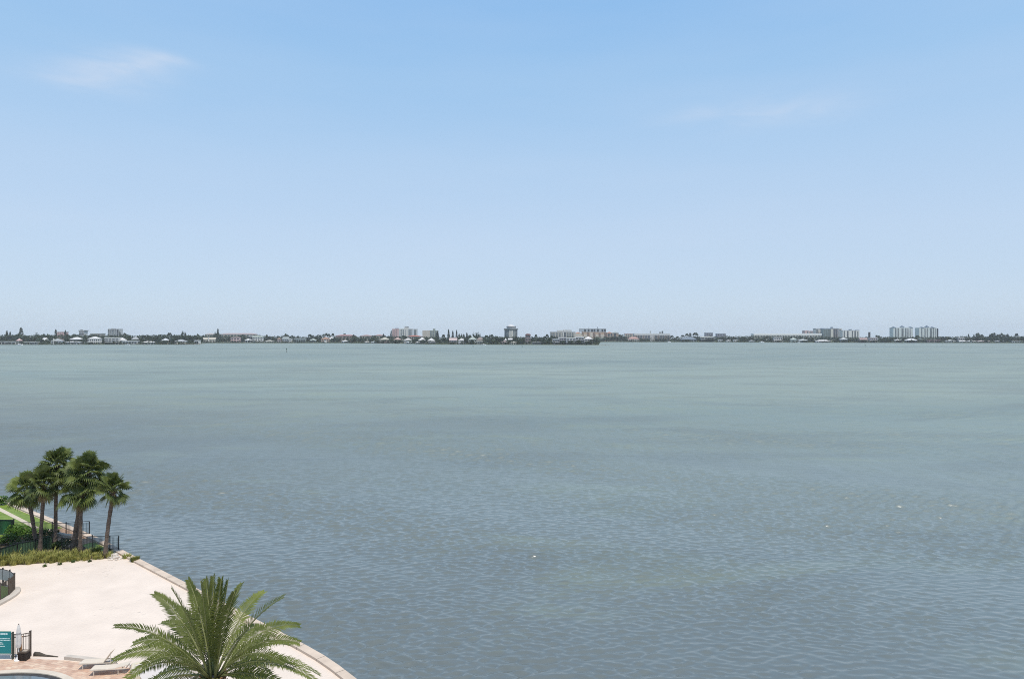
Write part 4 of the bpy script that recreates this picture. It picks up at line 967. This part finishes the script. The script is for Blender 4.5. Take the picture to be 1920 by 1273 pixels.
b = Bld('long_hall','very long low building with a bright white flat roof','hall',1413,1541,625.2,330,30,'long white flat roof')
b.box('wall',1414,1540,628.1,None,(.44,.43,.39)); b.box('roof',1413,1541,625.4,628.05,(.88,.88,.86),0,32)
for i in range(24): b.box('window_bay',1416+i*5.15,1418.6+i*5.15,629,633,M_balcg,.4)
H('cream house with tall dark windows below the long white roof', 1451,1467.5,632,(.58,.55,.51),(.5,.48,.45),10,2,'flat',nwin=4,anchor='cream house with tall dark windows')
H('pale green house at the water', 1482,1495.5,633.6,(.46,.52,.47),(.42,.47,.43),8,2,'hip',nwin=3,anchor='pale green house')
H('grey white house right of the pale green house', 1498,1515.5,635.8,LGR,(.46,.48,.47),7,2,'hip',nwin=4)
H('long house with a bright white hip roof below the dark green tower', 1530,1558,637.2,GRY,WRF,6,1,'hip',rfrac=.5,nwin=6,anchor='long bright white hip roof')
b = Bld('condominium','faint pinkish condominium above the right part of the long white roof','condominium',1509,1524.5,618.6,1100,30); b.box('wall',1509,1516,619.6,None,PNK); b.box('wing_wall',1517,1524.5,620.4,None,PNK); b.box('link',1516.05,1516.95,622,None,LGR,0,20)
for x in (1513.4,1518.4,1521.6): b.box('balcony_stack',x,x+1.9,620.8,632,M_balcg,.6)
b = Bld('condominium','white condominium with dark balconies at the left end of the tower group','condominium',1529.5,1542,615.6,420,24,'leftmost white tower group condominium')
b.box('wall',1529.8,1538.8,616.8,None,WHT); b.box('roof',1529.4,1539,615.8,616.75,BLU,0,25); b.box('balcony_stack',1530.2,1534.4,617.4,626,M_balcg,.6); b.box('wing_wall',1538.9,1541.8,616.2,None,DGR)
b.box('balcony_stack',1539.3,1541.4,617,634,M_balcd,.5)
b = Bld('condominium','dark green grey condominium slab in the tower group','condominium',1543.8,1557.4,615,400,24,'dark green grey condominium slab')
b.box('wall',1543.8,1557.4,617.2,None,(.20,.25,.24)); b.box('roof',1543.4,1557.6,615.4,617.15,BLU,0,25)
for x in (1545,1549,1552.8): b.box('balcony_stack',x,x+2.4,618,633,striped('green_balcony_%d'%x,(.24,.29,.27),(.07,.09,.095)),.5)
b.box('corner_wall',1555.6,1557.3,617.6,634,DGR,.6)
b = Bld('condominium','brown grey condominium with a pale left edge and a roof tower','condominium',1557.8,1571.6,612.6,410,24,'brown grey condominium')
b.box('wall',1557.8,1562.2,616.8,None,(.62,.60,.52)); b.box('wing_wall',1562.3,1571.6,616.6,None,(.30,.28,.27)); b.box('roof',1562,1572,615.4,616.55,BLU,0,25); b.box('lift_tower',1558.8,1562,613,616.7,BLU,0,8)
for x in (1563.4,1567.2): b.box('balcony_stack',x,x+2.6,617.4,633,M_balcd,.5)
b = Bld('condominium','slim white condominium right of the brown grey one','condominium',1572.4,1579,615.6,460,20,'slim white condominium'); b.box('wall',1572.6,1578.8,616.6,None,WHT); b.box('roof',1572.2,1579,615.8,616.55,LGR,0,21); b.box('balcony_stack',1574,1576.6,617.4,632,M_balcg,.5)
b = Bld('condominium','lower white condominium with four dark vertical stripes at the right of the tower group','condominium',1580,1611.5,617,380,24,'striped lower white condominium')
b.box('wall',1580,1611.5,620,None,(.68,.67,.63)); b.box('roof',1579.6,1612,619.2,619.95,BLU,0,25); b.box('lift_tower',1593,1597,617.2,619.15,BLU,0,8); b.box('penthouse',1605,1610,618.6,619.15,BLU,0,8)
for x, w in ((1582.2,1.7),(1588.4,2.4),(1597.4,1.6),(1602.2,2.4)): b.box('balcony_stack',x,x+w,620.4,633,M_balcd,.6)
b.box('balcony_stack',1607.4,1609.4,621,633,M_balcg,.5)
H('pale low house with a grey roof below the striped white condominium', 1576,1590,632.6,(.48,.50,.49),(.42,.44,.44),20,2,'hip',nwin=4)
b = Bld('chimney_tower','thin dark slanting tower standing alone on the skyline','tower',1629,1632.6,622.6,420,6,'thin dark tower'); b.box('shaft',1629.5,1632.1,623.4,None,(.045,.05,.06)); b.box('cap',1629.1,1632.5,622.7,623.38,(.03,.035,.045),0,6.5)
H('reddish house with a pale gable left of the thin dark tower', 1612.5,1627,633.6,(.46,.42,.40),(.34,.25,.24),10,2,'gable',nwin=4,anchor='reddish gabled house')
H('long pinkish white house right below the thin dark tower', 1631,1645.5,633,(.52,.47,.46),(.50,.45,.45),16,2,'flat',nwin=4)
def towercap(label, x0, x1, ytop, ycap, caps, wall, setb, stacks, anchor, dark_end=None, base_y=None):
    b = Bld('condominium',label,'condominium',x0,x1,ycap,setb,24,anchor)
    b.box('wall',x0,x1,ytop,None,wall)
    for c in caps:
        yb = ytop if c[1] > ycap+.5 else ytop-1.2
        if yb < ytop: b.box('penthouse',c[0]-2.2,c[0]+2.2,yb,ytop-.02,wall,0,14)
        MB().hip(b.X(c[0]-2.6),b.X(c[0]+2.6),-.8,15,b.Z(yb)+.05,b.Z(c[1]),ridge=.9).build('roof', flat((.14,.18,.23)), b.t)
    for x, w, mt in stacks: b.box('balcony_stack',x,x+w,ytop+.7,637,mt,.6)
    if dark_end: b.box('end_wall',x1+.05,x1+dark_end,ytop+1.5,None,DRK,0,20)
    return b
CW_ = (.62,.66,.64)
towercap('left twin white condominium with three dark roof caps',1675,1712,614.4,610.2,[(1677.5,612),(1693.5,610.2),(1709,612)],CW_,260,[(1678.4,2.2,M_balcg),(1683.2,1.9,M_balcg),(1690.6,3.4,M_balcg),(1697.4,2.0,M_balcg),(1701.2,2.4,M_balc),(1706,1.8,M_balc)],'left condominium of the twin pair')
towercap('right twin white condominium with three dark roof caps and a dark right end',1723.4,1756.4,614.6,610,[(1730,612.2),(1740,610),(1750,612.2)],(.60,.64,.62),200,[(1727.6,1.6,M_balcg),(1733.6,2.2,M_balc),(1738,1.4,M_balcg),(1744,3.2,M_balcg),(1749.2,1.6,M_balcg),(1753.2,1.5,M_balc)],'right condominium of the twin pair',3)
H('long low house with a white roof between the twin condominiums', 1699,1721,634.8,(.44,.46,.46),(.62,.63,.63),12,2,'hip',nwin=5,anchor='long low white roofed house')
H('small cream house below the left twin condominium', 1679,1690,635.6,CRM,(.5,.5,.48),12,2,'hip',nwin=3)
H('low reddish brown building at the foot of the right twin condominium', 1739,1765,637.4,(.26,.19,.19),(.24,.16,.16),8,1,'flat',nwin=6,anchor='low reddish brown building')
H('low grey house with a pale roof right of the reddish brown building', 1774,1793,637,(.40,.42,.42),(.44,.46,.46),6,1,'hip',nwin=4,anchor='low grey house with a pale roof')
H('white house with a flat bright roof among the trees toward the right end', 1796.5,1808.5,632.4,LGR,WRF,30,2,'flat',nwin=3)
H('bright white low house at the water toward the right end', 1799,1813,638.2,WHT,WRF,5,1,'gable',nwin=3,anchor='bright white low house')
H('pale grey house right of the bright white low house', 1816,1830,637.6,LGR,(.6,.6,.58),7,1,'hip',nwin=3)
H('pinkish house behind the trees toward the right end', 1834,1858,638,(.50,.44,.42),(.46,.40,.38),8,1,'hip',nwin=5,anchor='pinkish house')
H('low dark house with a white door, rightmost but one on the far shore', 1866,1886,638.4,(.28,.30,.30),(.36,.38,.38),7,1,'hip',nwin=4)
H('white boathouse at the right end of the far shore', 1898,1916,639.4,WHT,WRF,5,1,'flat',nwin=4,name='boathouse',cat='boathouse',anchor='white boathouse at the right end',open_=True)
# ---------------------------------------------------------------- trees of the far shore
M_ft = [leafmat('far_leaf_a', (.018,.036,.014), (.055,.085,.03), .22, .1), leafmat('far_leaf_b', (.022,.04,.018), (.07,.10,.036), .22, .1)]
M_fp = leafmat('far_pine', (.012,.026,.014), (.03,.052,.024), .3, .05)
M_ftr = mat('far_trunk', (.10,.085,.07), .9, .2, .5)
def far_crown(kind, seed):
    """leaf-clump faces for a tree 1 m high and 1 m wide (scaled per tree)"""
    r = np.random.default_rng(seed)
    if kind == 'pine':                       # Norfolk pine: tiers of short boughs round a straight stem
        n = 420; t = r.uniform(.08,1,n); t = np.round(t*11)/11*.8+t*.2; a = r.uniform(0,6.283,n); rad = .5*(1.03-t)**.62*np.sqrt(r.uniform(.05,1,n))
        c = np.stack([rad*np.cos(a), rad*np.sin(a), t*.99], 1); sz = r.uniform(.045,.085,n)
    elif kind == 'cypress':                  # narrow column
        n = 360; t = r.uniform(.05,1,n); a = r.uniform(0,6.283,n); rad = .5*np.clip(np.sin(np.pi*np.clip(t*.86+.14,0,1))**.5,.15,1)*np.sqrt(r.uniform(.1,1,n))
        c = np.stack([rad*np.cos(a), rad*np.sin(a), t], 1); sz = r.uniform(.05,.09,n)
    elif kind == 'palm':                     # a tuft of leaves on a thin stem
        n = 150; a = r.uniform(0,6.283,n); u = r.uniform(.1,1,n); c = np.stack([.5*u*np.cos(a), .5*u*np.sin(a), .86+.12*np.sin(3*u)-.16*u*u+r.uniform(-.03,.03,n)], 1); sz = r.uniform(.07,.13,n)
    elif kind == 'feathery':                 # open, many-stemmed, light top (casuarina)
        k = 9; cc = np.stack([r.uniform(-.36,.36,k), r.uniform(-.3,.3,k), r.uniform(.4,.88,k)], 1); n = 420; p = r.integers(0,k,n); d = r.normal(size=(n,3))*np.array([.065,.065,.10])
        c = cc[p]+d; sz = r.uniform(.04,.08,n)
    else:                                    # round: lobes with gaps
        k = 9; cc = np.stack([r.uniform(-.33,.33,k), r.uniform(-.33,.33,k), r.uniform(.32,.76,k)], 1); n = 520; p = r.integers(0,k,n)
        d = r.normal(size=(n,3)); d /= np.linalg.norm(d,axis=1)[:,None]; c = cc[p]+d*np.array([.20,.20,.22])*r.uniform(.55,1.1,n)[:,None]; c[:,2] = np.clip(c[:,2],.06,1.02); sz = r.uniform(.06,.12,n)
    return c, sz
PROTO = {}
for kind in ('pine','cypress','palm','feathery','round'):
    for v in range(3):
        c, sz = far_crown(kind, 31*v+len(kind)*7)
        cr = quadcloud('crown', c, sz*(2.0 if kind in ('pine','cypress','palm') else 1.55), M_fp if kind in ('pine','cypress') else M_ft[v%2], None, up=.3, aspect=.8, rng=np.random.default_rng(v+5))
        top = {'pine':.95,'cypress':.8,'palm':.88,'feathery':.6,'round':.5}[kind]; w = {'palm':.03}.get(kind,.035)
        tr = MB().tube([(0,0,-.02),(.01,0,top*.5),(0,0,top)], [w*1.2,w,w*.6], 6).build('trunk', M_ftr)
        PROTO[kind,v] = (cr.data, tr.data); bpy.data.objects.remove(cr); bpy.data.objects.remove(tr)
KN = {'pine':('pine_tree','tall dark pine','pine tree'),'cypress':('cypress_tree','narrow dark columnar tree','tree'),'palm':('palm_tree','small palm silhouette','palm tree'),'feathery':('feathery_tree','open feathery tree','tree'),'round':('broad_tree','rounded dark tree','tree')}
# (photo column, top row, width in photo pixels, kind, metres behind the waterline)
T = [(6,629.5,12,'round',60),(13,621,6,'pine',110),(19,622,4,'pine',110),(10,627,12,'round',80),(28,626,13,'round',90),(36,624,10,'round',100),(39.5,614.6,5,'cypress',120),(47,627.6,10,'round',90),(56,629.5,10,'round',60),(64,628,9,'round',80),
 (69,625,9,'feathery',130),(75,626.6,8,'round',90),(84,625,10,'round',110),(92,625.4,10,'round',110),(99,627,8,'round',90),(74,634,9,'round',25),(88,636,7,'round',20),(104.5,618,3.4,'cypress',130),(122.5,619.4,3.2,'cypress',130),(128.5,625.5,8,'round',100),(117,637,7,'round',20),(126,632,7,'round',40),(139,627,6,'palm',90),(144,628,5,'palm',90),(150,630,9,'round',60),(154,634,6,'round',26),
 (161,627,7,'round',90),(172,626.5,9,'round',110),(181,627,8,'round',110),(188,634,8,'round',24),(193.5,628.8,6,'round',80),(199,630,8,'round',60),(225,621.6,4,'feathery',150),(224.5,640,6,'round',12),(236.5,623.4,12,'round',110),(244,628.6,9,'round',80),(231,629,8,'round',90),(241,633,8,'round',40),(261,628.6,8,'round',60),(263,633,7,'round',30),(269,628.6,4,'palm',90),(272,629,3.6,'palm',90),(277,628.4,9,'round',70),(284,630.6,8,'round',50),(290,629,7,'round',70),(295,627.4,9,'round',80),(303,625.6,10,'round',110),(311,626,8,'round',110),(318,624.4,6,'palm',110),(297,637,8,'round',16),
 (325,627.6,9,'round',80),(322,634,8,'round',30),(333,627.2,10,'round',80),(341,628.6,9,'round',60),(344,620,9,'feathery',140),(352,627,12,'round',90),(359,629,9,'round',60),(355,636,9,'round',20),(367,627.8,8,'round',80),(372,625.2,9,'round',110),(379,627.6,8,'round',80),(376,633,7,'round',30),(404,623.6,8,'feathery',110),(408.5,616.8,5,'pine',60),(411,625,7,'feathery',90),(407,633,8,'round',20),(414,634,8,'round',20),(421,633.5,9,'round',24),(429,630,7,'round',40),(453,626.4,9,'round',90),(449,629,8,'round',60),(456,632,8,'round',30),
 (484,626.4,9,'round',90),(495,629,8,'round',60),(500,628,3.4,'palm',90),(503,629.6,10,'round',70),(510,630,8,'round',70),(494,634,6,'round',24),(515,632,7,'round',40),(522,629.6,5,'round',70),(533,627.6,9,'round',100),(538,624.8,10,'round',120),(545,628,10,'round',90),(549,634,7,'round',30),(557,630,9,'feathery',110),(567,631.6,9,'round',60),(576,631.6,8,'round',50),(581,627,5,'palm',90),(588,627,7,'round',90),(597,626.4,9,'round',100),(594,633,8,'round',30),(599,636,6,'round',20),(607,626.6,4,'palm',80),(612,625,3.4,'palm',90),(617,626.4,4,'palm',80),(624,625.6,4,'palm',90),(621,637,6,'round',20),
 (631,632.6,13,'round',30),(646,625.8,4,'palm',130),(652,631.6,3.6,'round',60),(664,626.4,8,'round',120),(669,630.6,13,'round',30),(660,636,9,'round',16),(680,633,9,'round',30),(689,628,6,'round',130),(697,634,8,'round',26),(702,627.6,7,'round',120),(719,626.6,6,'pine',140),(727,629,8,'round',80),(710,637,10,'round',14),(718,638,8,'round',12),(733.6,620,2.8,'cypress',160),(731,629.4,7,'round',70),(734,634,7,'round',30),(745,631.6,8,'round',60),(748,629.6,6,'round',80),(757,629.6,6,'palm',110),(747,637,9,'round',16),(763,631,5,'palm',60),(776,635,7,'round',20),(781,634,7,'round',26),(792,636,7,'round',16),(800,631,7,'round',60),
 (818,631,4,'palm',60),(823,635,6,'round',24),(820,622,4,'cypress',240),(831.5,627.4,4,'palm',90),(833,633,6,'round',30),(841,618,4.6,'pine',90),(849,620.8,4.4,'pine',90),(856.2,619.4,3.6,'pine',100),(861,626,3,'cypress',90),(865.5,626.4,3,'cypress',90),(869.6,626.6,3,'cypress',90),(875.4,624,4.4,'pine',80),(881,628.6,5,'palm',80),(874,634,6,'round',20),(891.5,622.4,9,'feathery',110),(898,627,6,'feathery',110),(886,636,8,'round',20),(909,634,8,'round',24),(912,629,5,'palm',110),(917,628.4,5,'feathery',110),(922,627.8,5,'palm',120),(928.5,628.6,9,'round',100),(934,631.6,9,'round',70),(918,635,10,'round',24),(926,637,9,'round',14),
 (941,632,7,'round',40),(948,630.6,7,'round',60),(964,631.6,7,'round',50),(968,631,7,'round',60),(945,637.4,8,'round',22),(951.5,637,7,'round',26),(957.5,637.6,9,'round',24),(963,637,7,'round',20),(974,632.4,8,'round',40),(137,637,9,'round',16),(146,637.6,8,'round',16),(168,641,7,'round',8),(202,641.5,7,'round',8),(250,636,9,'round',20),(308,637.4,8,'round',14),(388,640,6,'round',7),(440,640.6,5,'round',6),(480,640.6,6,'round',6),(535,640,6,'round',6),(560,640.4,6,'round',6),(606,640.8,6,'round',6),(720,637,8,'round',12),(745,636,9,'round',18),(768,637.6,8,'round',14),(808,638,9,'round',18),(848,640.6,6,'round',10),(866,639.4,6,'round',10),(884,639,8,'round',10),(1182,638,6,'round',10),(1290,637,8,'round',9),(1325,637.4,8,'round',8),(1458,638,6,'round',6),(1505,638.4,6,'round',6),(1545,641,8,'round',3),(1583,637,8,'round',14),(1618,639.5,6,'round',6),(1636,639.4,7,'round',8),(1686,637.4,7,'round',9),(1710,638.6,9,'round',8),(1845,636,9,'round',12),(1876,637,9,'round',12),(979,631.6,7,'round',50),(976,638,9,'round',12),(1000,631.6,8,'round',50),(1005,627.6,3.6,'palm',90),(1010,632,8,'round',50),(1017,632.4,7,'round',50),(1021,630.6,4,'palm',70),(1026,627.6,4.4,'palm',90),(1030,632,7,'round',40),(1022,638,10,'round',12),(1030,639,8,'round',10),(1034.5,630,4,'palm',60),(1040,631.6,5,'palm',50),(1055,637.6,6,'round',6),(1070,638,7,'round',6),(1086,636.4,8,'round',7),(1103,638.4,9,'round',6),(1109,635,8,'round',14),(1117,634.6,8,'round',30),
 (1127,636,9,'round',40),(1138,630.6,11,'round',70),(1146,629.6,12,'round',80),(1155,630.6,12,'round',60),(1164,626,8,'round',110),(1168,630.4,10,'round',60),(1172,634,9,'round',20),(1203,633.6,6,'round',20),(1208,635.4,7,'round',14),(1214,634.6,6,'round',16),(1233,635,7,'round',14),(1246,634.6,6,'round',14),(1260,629.4,5,'palm',60),(1265,632.4,6,'round',40),(1270.5,631,4,'palm',60),(1274,634.6,7,'round',20),(1280,628.4,5,'palm',90),(1288,625.8,5,'palm',120),(1294,624.4,4.4,'cypress',130),(1304,624.2,7,'palm',130),(1300,629.4,8,'round',70),(1309,630,8,'round',60),(1284,636.6,9,'round',10),(1311,636,7,'round',10),
 (1322,633.4,7,'round',50),(1331,634,10,'round',12),(1343,632.4,8,'round',40),(1352,630.6,9,'round',60),(1361,631.6,9,'round',50),(1369,630.4,9,'round',60),(1378,631,9,'round',60),(1388,631.6,9,'round',40),(1397,630.8,9,'round',50),(1406,631,9,'round',40),(1391,636.6,8,'round',10),(1399,636,8,'round',10),(1420,633.6,9,'round',30),(1430,632.8,9,'round',40),(1439,631,5,'palm',60),(1445,633,8,'round',30),(1436,637.4,8,'round',8),(1447,637,7,'round',10),(1473,632.4,9,'round',40),(1479,634,8,'round',20),(1491,632.6,6,'round',50),(1500,631,6,'palm',60),(1509,632.6,8,'round',50),(1519,633,10,'round',40),(1523,637,9,'round',10),(1537,633,9,'round',30),
 (1549,633.6,9,'round',40),(1563,633.4,6,'palm',30),(1567,636.6,8,'round',12),(1574,632,7,'round',60),(1590,633.6,8,'round',40),(1597,635,8,'round',20),(1603,633,8,'round',50),(1608,636.6,8,'round',10),(1619,636.4,8,'round',8),(1638,637.4,8,'round',8),(1643.5,628.6,3,'palm',200),(1648,629.6,3,'palm',160),(1652,632.8,8,'round',40),(1660,632,8,'round',50),(1668,631.6,9,'round',50),(1655,636.8,9,'round',10),(1666,636.6,9,'round',10),(1674,633,7,'round',40),(1682,632.6,7,'round',50),(1696,632.6,7,'round',50),(1706,633.6,8,'round',30),(1714,630.8,7,'round',70),(1720,629.4,5,'palm',80),(1724,635.6,8,'round',16),(1732,636.4,9,'round',12),(1745,635,9,'round',20),
 (1762,630.4,8,'round',60),(1770,630.2,8,'round',60),(1780,630.4,7,'round',60),(1776,635,9,'round',20),(1788,632,8,'round',40),(1795,631.6,7,'round',40),(1806,629.6,8,'round',70),(1816,626.4,3.6,'pine',90),(1826,627.2,3.6,'pine',90),(1820,631,8,'round',50),(1836.5,622.4,10,'round',110),(1835,630,10,'round',60),(1846,632,9,'round',40),(1855,629.4,9,'round',60),(1866,622.6,12,'round',120),(1864,630,12,'round',50),(1880,623.6,8,'round',120),(1888,625.4,7,'round',110),(1878,631,10,'round',50),(1890,632,10,'round',40),(1900,629.6,9,'round',60),(1906,625.6,4,'palm',90),(1911,630.4,9,'round',60),(1919,631,9,'round',50)]
cnt = {}
for (x, yt, w, kind, sb) in T:
    a = min(ANCH, key=lambda q: abs(q[0]-x)); cnt.setdefault((kind, a[1]), []).append(x)
ORD = ['','first','second','third','fourth','fifth','sixth','seventh','eighth','ninth','tenth','eleventh','twelfth']
trng = random.Random(77)
for i, (x, yt, w, kind, sb) in enumerate(T):
    d = shore_d(x)+sb; name, adj, cat = KN[kind]; hgt = zat(yt,d)-GZ; wm_ = w*d/F*(1.75 if kind in ('pine','cypress') else 1.45)
    a = min(ANCH, key=lambda q: abs(q[0]-x)); lst = sorted(cnt[kind,a[1]])
    if len(lst) == 1: lab = 'only %s by the %s' % (adj, a[1])
    else: lab = '%s %s from the left by the %s' % (ORD[lst.index(x)+1], adj, a[1])
    t = thing(name, lab, cat, (xat(x,d), d, GZ-.05), trng.uniform(0,6.28), adj+'s along the far shore')
    cm, tm = PROTO[kind, trng.randrange(3)]
    for nm, me in (('crown',cm),('trunk',tm)):
        o = bpy.data.objects.new(nm, me); COL.objects.link(o); o.parent = t; o.scale = (wm_,wm_,hgt) if nm == 'crown' else (min(wm_*.5,8),min(wm_*.5,8),hgt)
# the green mass behind and between: nobody could count it
PROFILE = [(-300,628.8),(0,628.8),(60,629.2),(110,629.4),(250,629.8),(330,629),(380,630.4),(480,630.6),(560,632.4),(640,631.8),(740,632),(820,633),(900,632.6),(960,632.6),(1020,633),(1110,633.4),(1160,632.4),(1260,634),(1300,631.6),(1360,631.2),(1420,630.8),(1540,632),(1600,633),(1660,632.6),(1760,632.4),(1800,632),(1920,631.2),(2200,631.2)]
def prof(x):
    for (a, ya), (b, yb) in zip(PROFILE, PROFILE[1:]):
        if a <= x <= b: return ya+(yb-ya)*(x-a)/(b-a)
    return 632
r = np.random.default_rng(5); N = 60000; cs = []; ss = []
xx = r.uniform(-160,2080,N); back_ = r.random(N)
for x, bk, u, q in zip(xx, back_, r.random(N), r.random(N)):
    d0 = shore_d(x); sb = 26+bk*90 if bk > .22 else 3+bk*40
    d = d0+sb; lump = mnoise.noise(Vector((x*.11, sb*.03, 0)))*2.0+mnoise.noise(Vector((x*.31, sb*.06, 4)))*.9
    top = zat(prof(x)-.4-lump*1.3, d) if bk > .22 else 2.5+5*abs(lump)
    cs.append((xat(x,d), d, max(.3, top*(u**.6)))); ss.append(1.4+1.5*q)
wd = quadcloud('woodland', np.array(cs), np.array(ss)*1.25, leafmat('far_woods_leaf', (.016,.03,.014), (.06,.085,.035), .05, .08, False), up=.4, aspect=.8, rng=r)
tag(wd, 'dark green belt of trees and bushes along the whole far shore', 'woodland', kind='stuff')

# ---------------------------------------------------------------- boats, docks, markers
def boat(x, y, L, rz, label, mtop=WRF):
    d = F*(HC-WZ)/(y-HY); t = thing('motor_boat', label, 'boat', (xat(x,d), d, WZ+.05), rz, 'white boats by the far shore'); k = L/8
    m = MB(); st_ = [(-4,1.2,0),(-1,1.35,0),(2,1.05,.1),(3.4,.5,.35),(4.2,.03,.6)]; vs = []
    for (xx, w, lift) in st_: vs += [(xx*k,-w*k*.55,-.2),(xx*k,-w*k,(1.0+lift)*k),(xx*k,w*k,(1.0+lift)*k),(xx*k,w*k*.55,-.2)]
    fs = [(0,3,2,1),(16,17,18,19)]
    for i in range(4):
        for j in range(4): fs.append((4*i+j, 4*i+(j+1)%4, 4*i+4+(j+1)%4, 4*i+4+j))
    m.add(vs, fs); o = m.build('hull', flat((.8,.8,.79)), t); bm_fix(o)
    MB().box(-1.6*k,1.2*k,-.8*k,.8*k,1.0*k,2.0*k).build('cabin', flat((.75,.76,.76)), t); MB().box(-.2*k,1.25*k,-.83*k,.83*k,1.45*k,1.8*k).build('windscreen', M_glass, t)
    MB().box(-2.4*k,.9*k,-.95*k,.95*k,2.4*k,2.52*k).build('canopy', flat(mtop), t)
    for sx in (-2.2,.7):
        for sy in (-.85,.85): MB().bar((sx*k,sy*k,1.0*k),(sx*k,sy*k,2.4*k),.08).build('canopy_post', flat(LGR), t)
boat(37,647.2,13,0.1,'white boat moored between the two low white houses at the left end')
boat(239,647.3,11,3.0,'white boat in front of the long low white boathouse')
boat(1254.5,642.3,14,.4,'white boat at the right end of the long grey block')
boat(1428.5,642.6,16,.2,'bright white boat in the middle of the right shore, right of the low grey house')
boat(1497.5,643.0,10,.3,'small white boat in front of the grey white house by the pale green house')
boat(907,647.2,11,.2,'white boat moored right of the beige house with dark doorways')
def dock(x0, x1, y, label, w=3.0):
    xm = (x0+x1)/2; d = F*(HC-WZ)/(y-HY); t = thing('dock', label, 'dock', (xat(xm,d), d, WZ), 0, 'docks along the far shore'); a, b = (x0-xm)*d/F, (x1-xm)*d/F
    MB().box(a,b,0,w,1.1,1.45).build('deck', flat((.24,.21,.18)), t); n = max(2,int((b-a)/7))
    for i in range(n+1):
        x = a+.4+(b-a-.8)*i/n; MB().box(x-.22,x+.22,.1,.54,-.8,1.9).build('piling', flat((.10,.085,.07)), t)
for q in ((60,72,647.1,'short dock in front of the low white house with two wings'),(96,112,647.1,'dock below the grey house with a white chimney wall'),(268,284,647.0,'dock in front of the low white cottage under the trees'),(349,375,646.5,'long low dark jetty at the end of the sandy spit'),
          (1110,1142,647.3,'long low dark jetty at the tip of the point with the white villas'),(828,846,646.8,'dock left of the white and pink house by the pines'),(1040,1056,647.6,'dock in front of the leftmost white villa on the point'),(1476,1490,643.2,'small dock in front of the pale green house')): dock(*q)
def marker(x, yb, h, label):
    d = F*(HC-WZ)/(yb-HY); t = thing('channel_marker', label, 'channel marker', (xat(x,d), d, WZ), 0, 'channel markers in the bay')
    MB().tube([(0,0,-.5),(0,0,h)], [.24,.2], 8).build('post', flat((.06,.06,.055)), t); MB().box(-.75,.75,-.32,-.26,h-1.5,h-.1).build('sign_board', flat((.07,.13,.09)), t)
marker(537.5,661,5.6,'nearest and tallest channel marker post, left of centre in the open bay')
marker(887,652,3.6,'channel marker post off the greenish hip roofed house'); marker(979,652,3.2,'channel marker post off the shore right of the drum shaped hotel tower'); marker(1622,650.5,5,'channel marker post off the shore below the thin dark tower')
# pale sandy spit at the point
sheet('sandbar', [Vector((xat(x,d_), d_, WZ+.55)) for x, d_ in ((325,shore_d(325)-14),(352,shore_d(352)-16),(376,shore_d(374)-8),(374,shore_d(374)+10),(330,shore_d(330)+6))], WZ+.6, mat('spit_sand', (.46,.42,.34), .95, .1, .2))
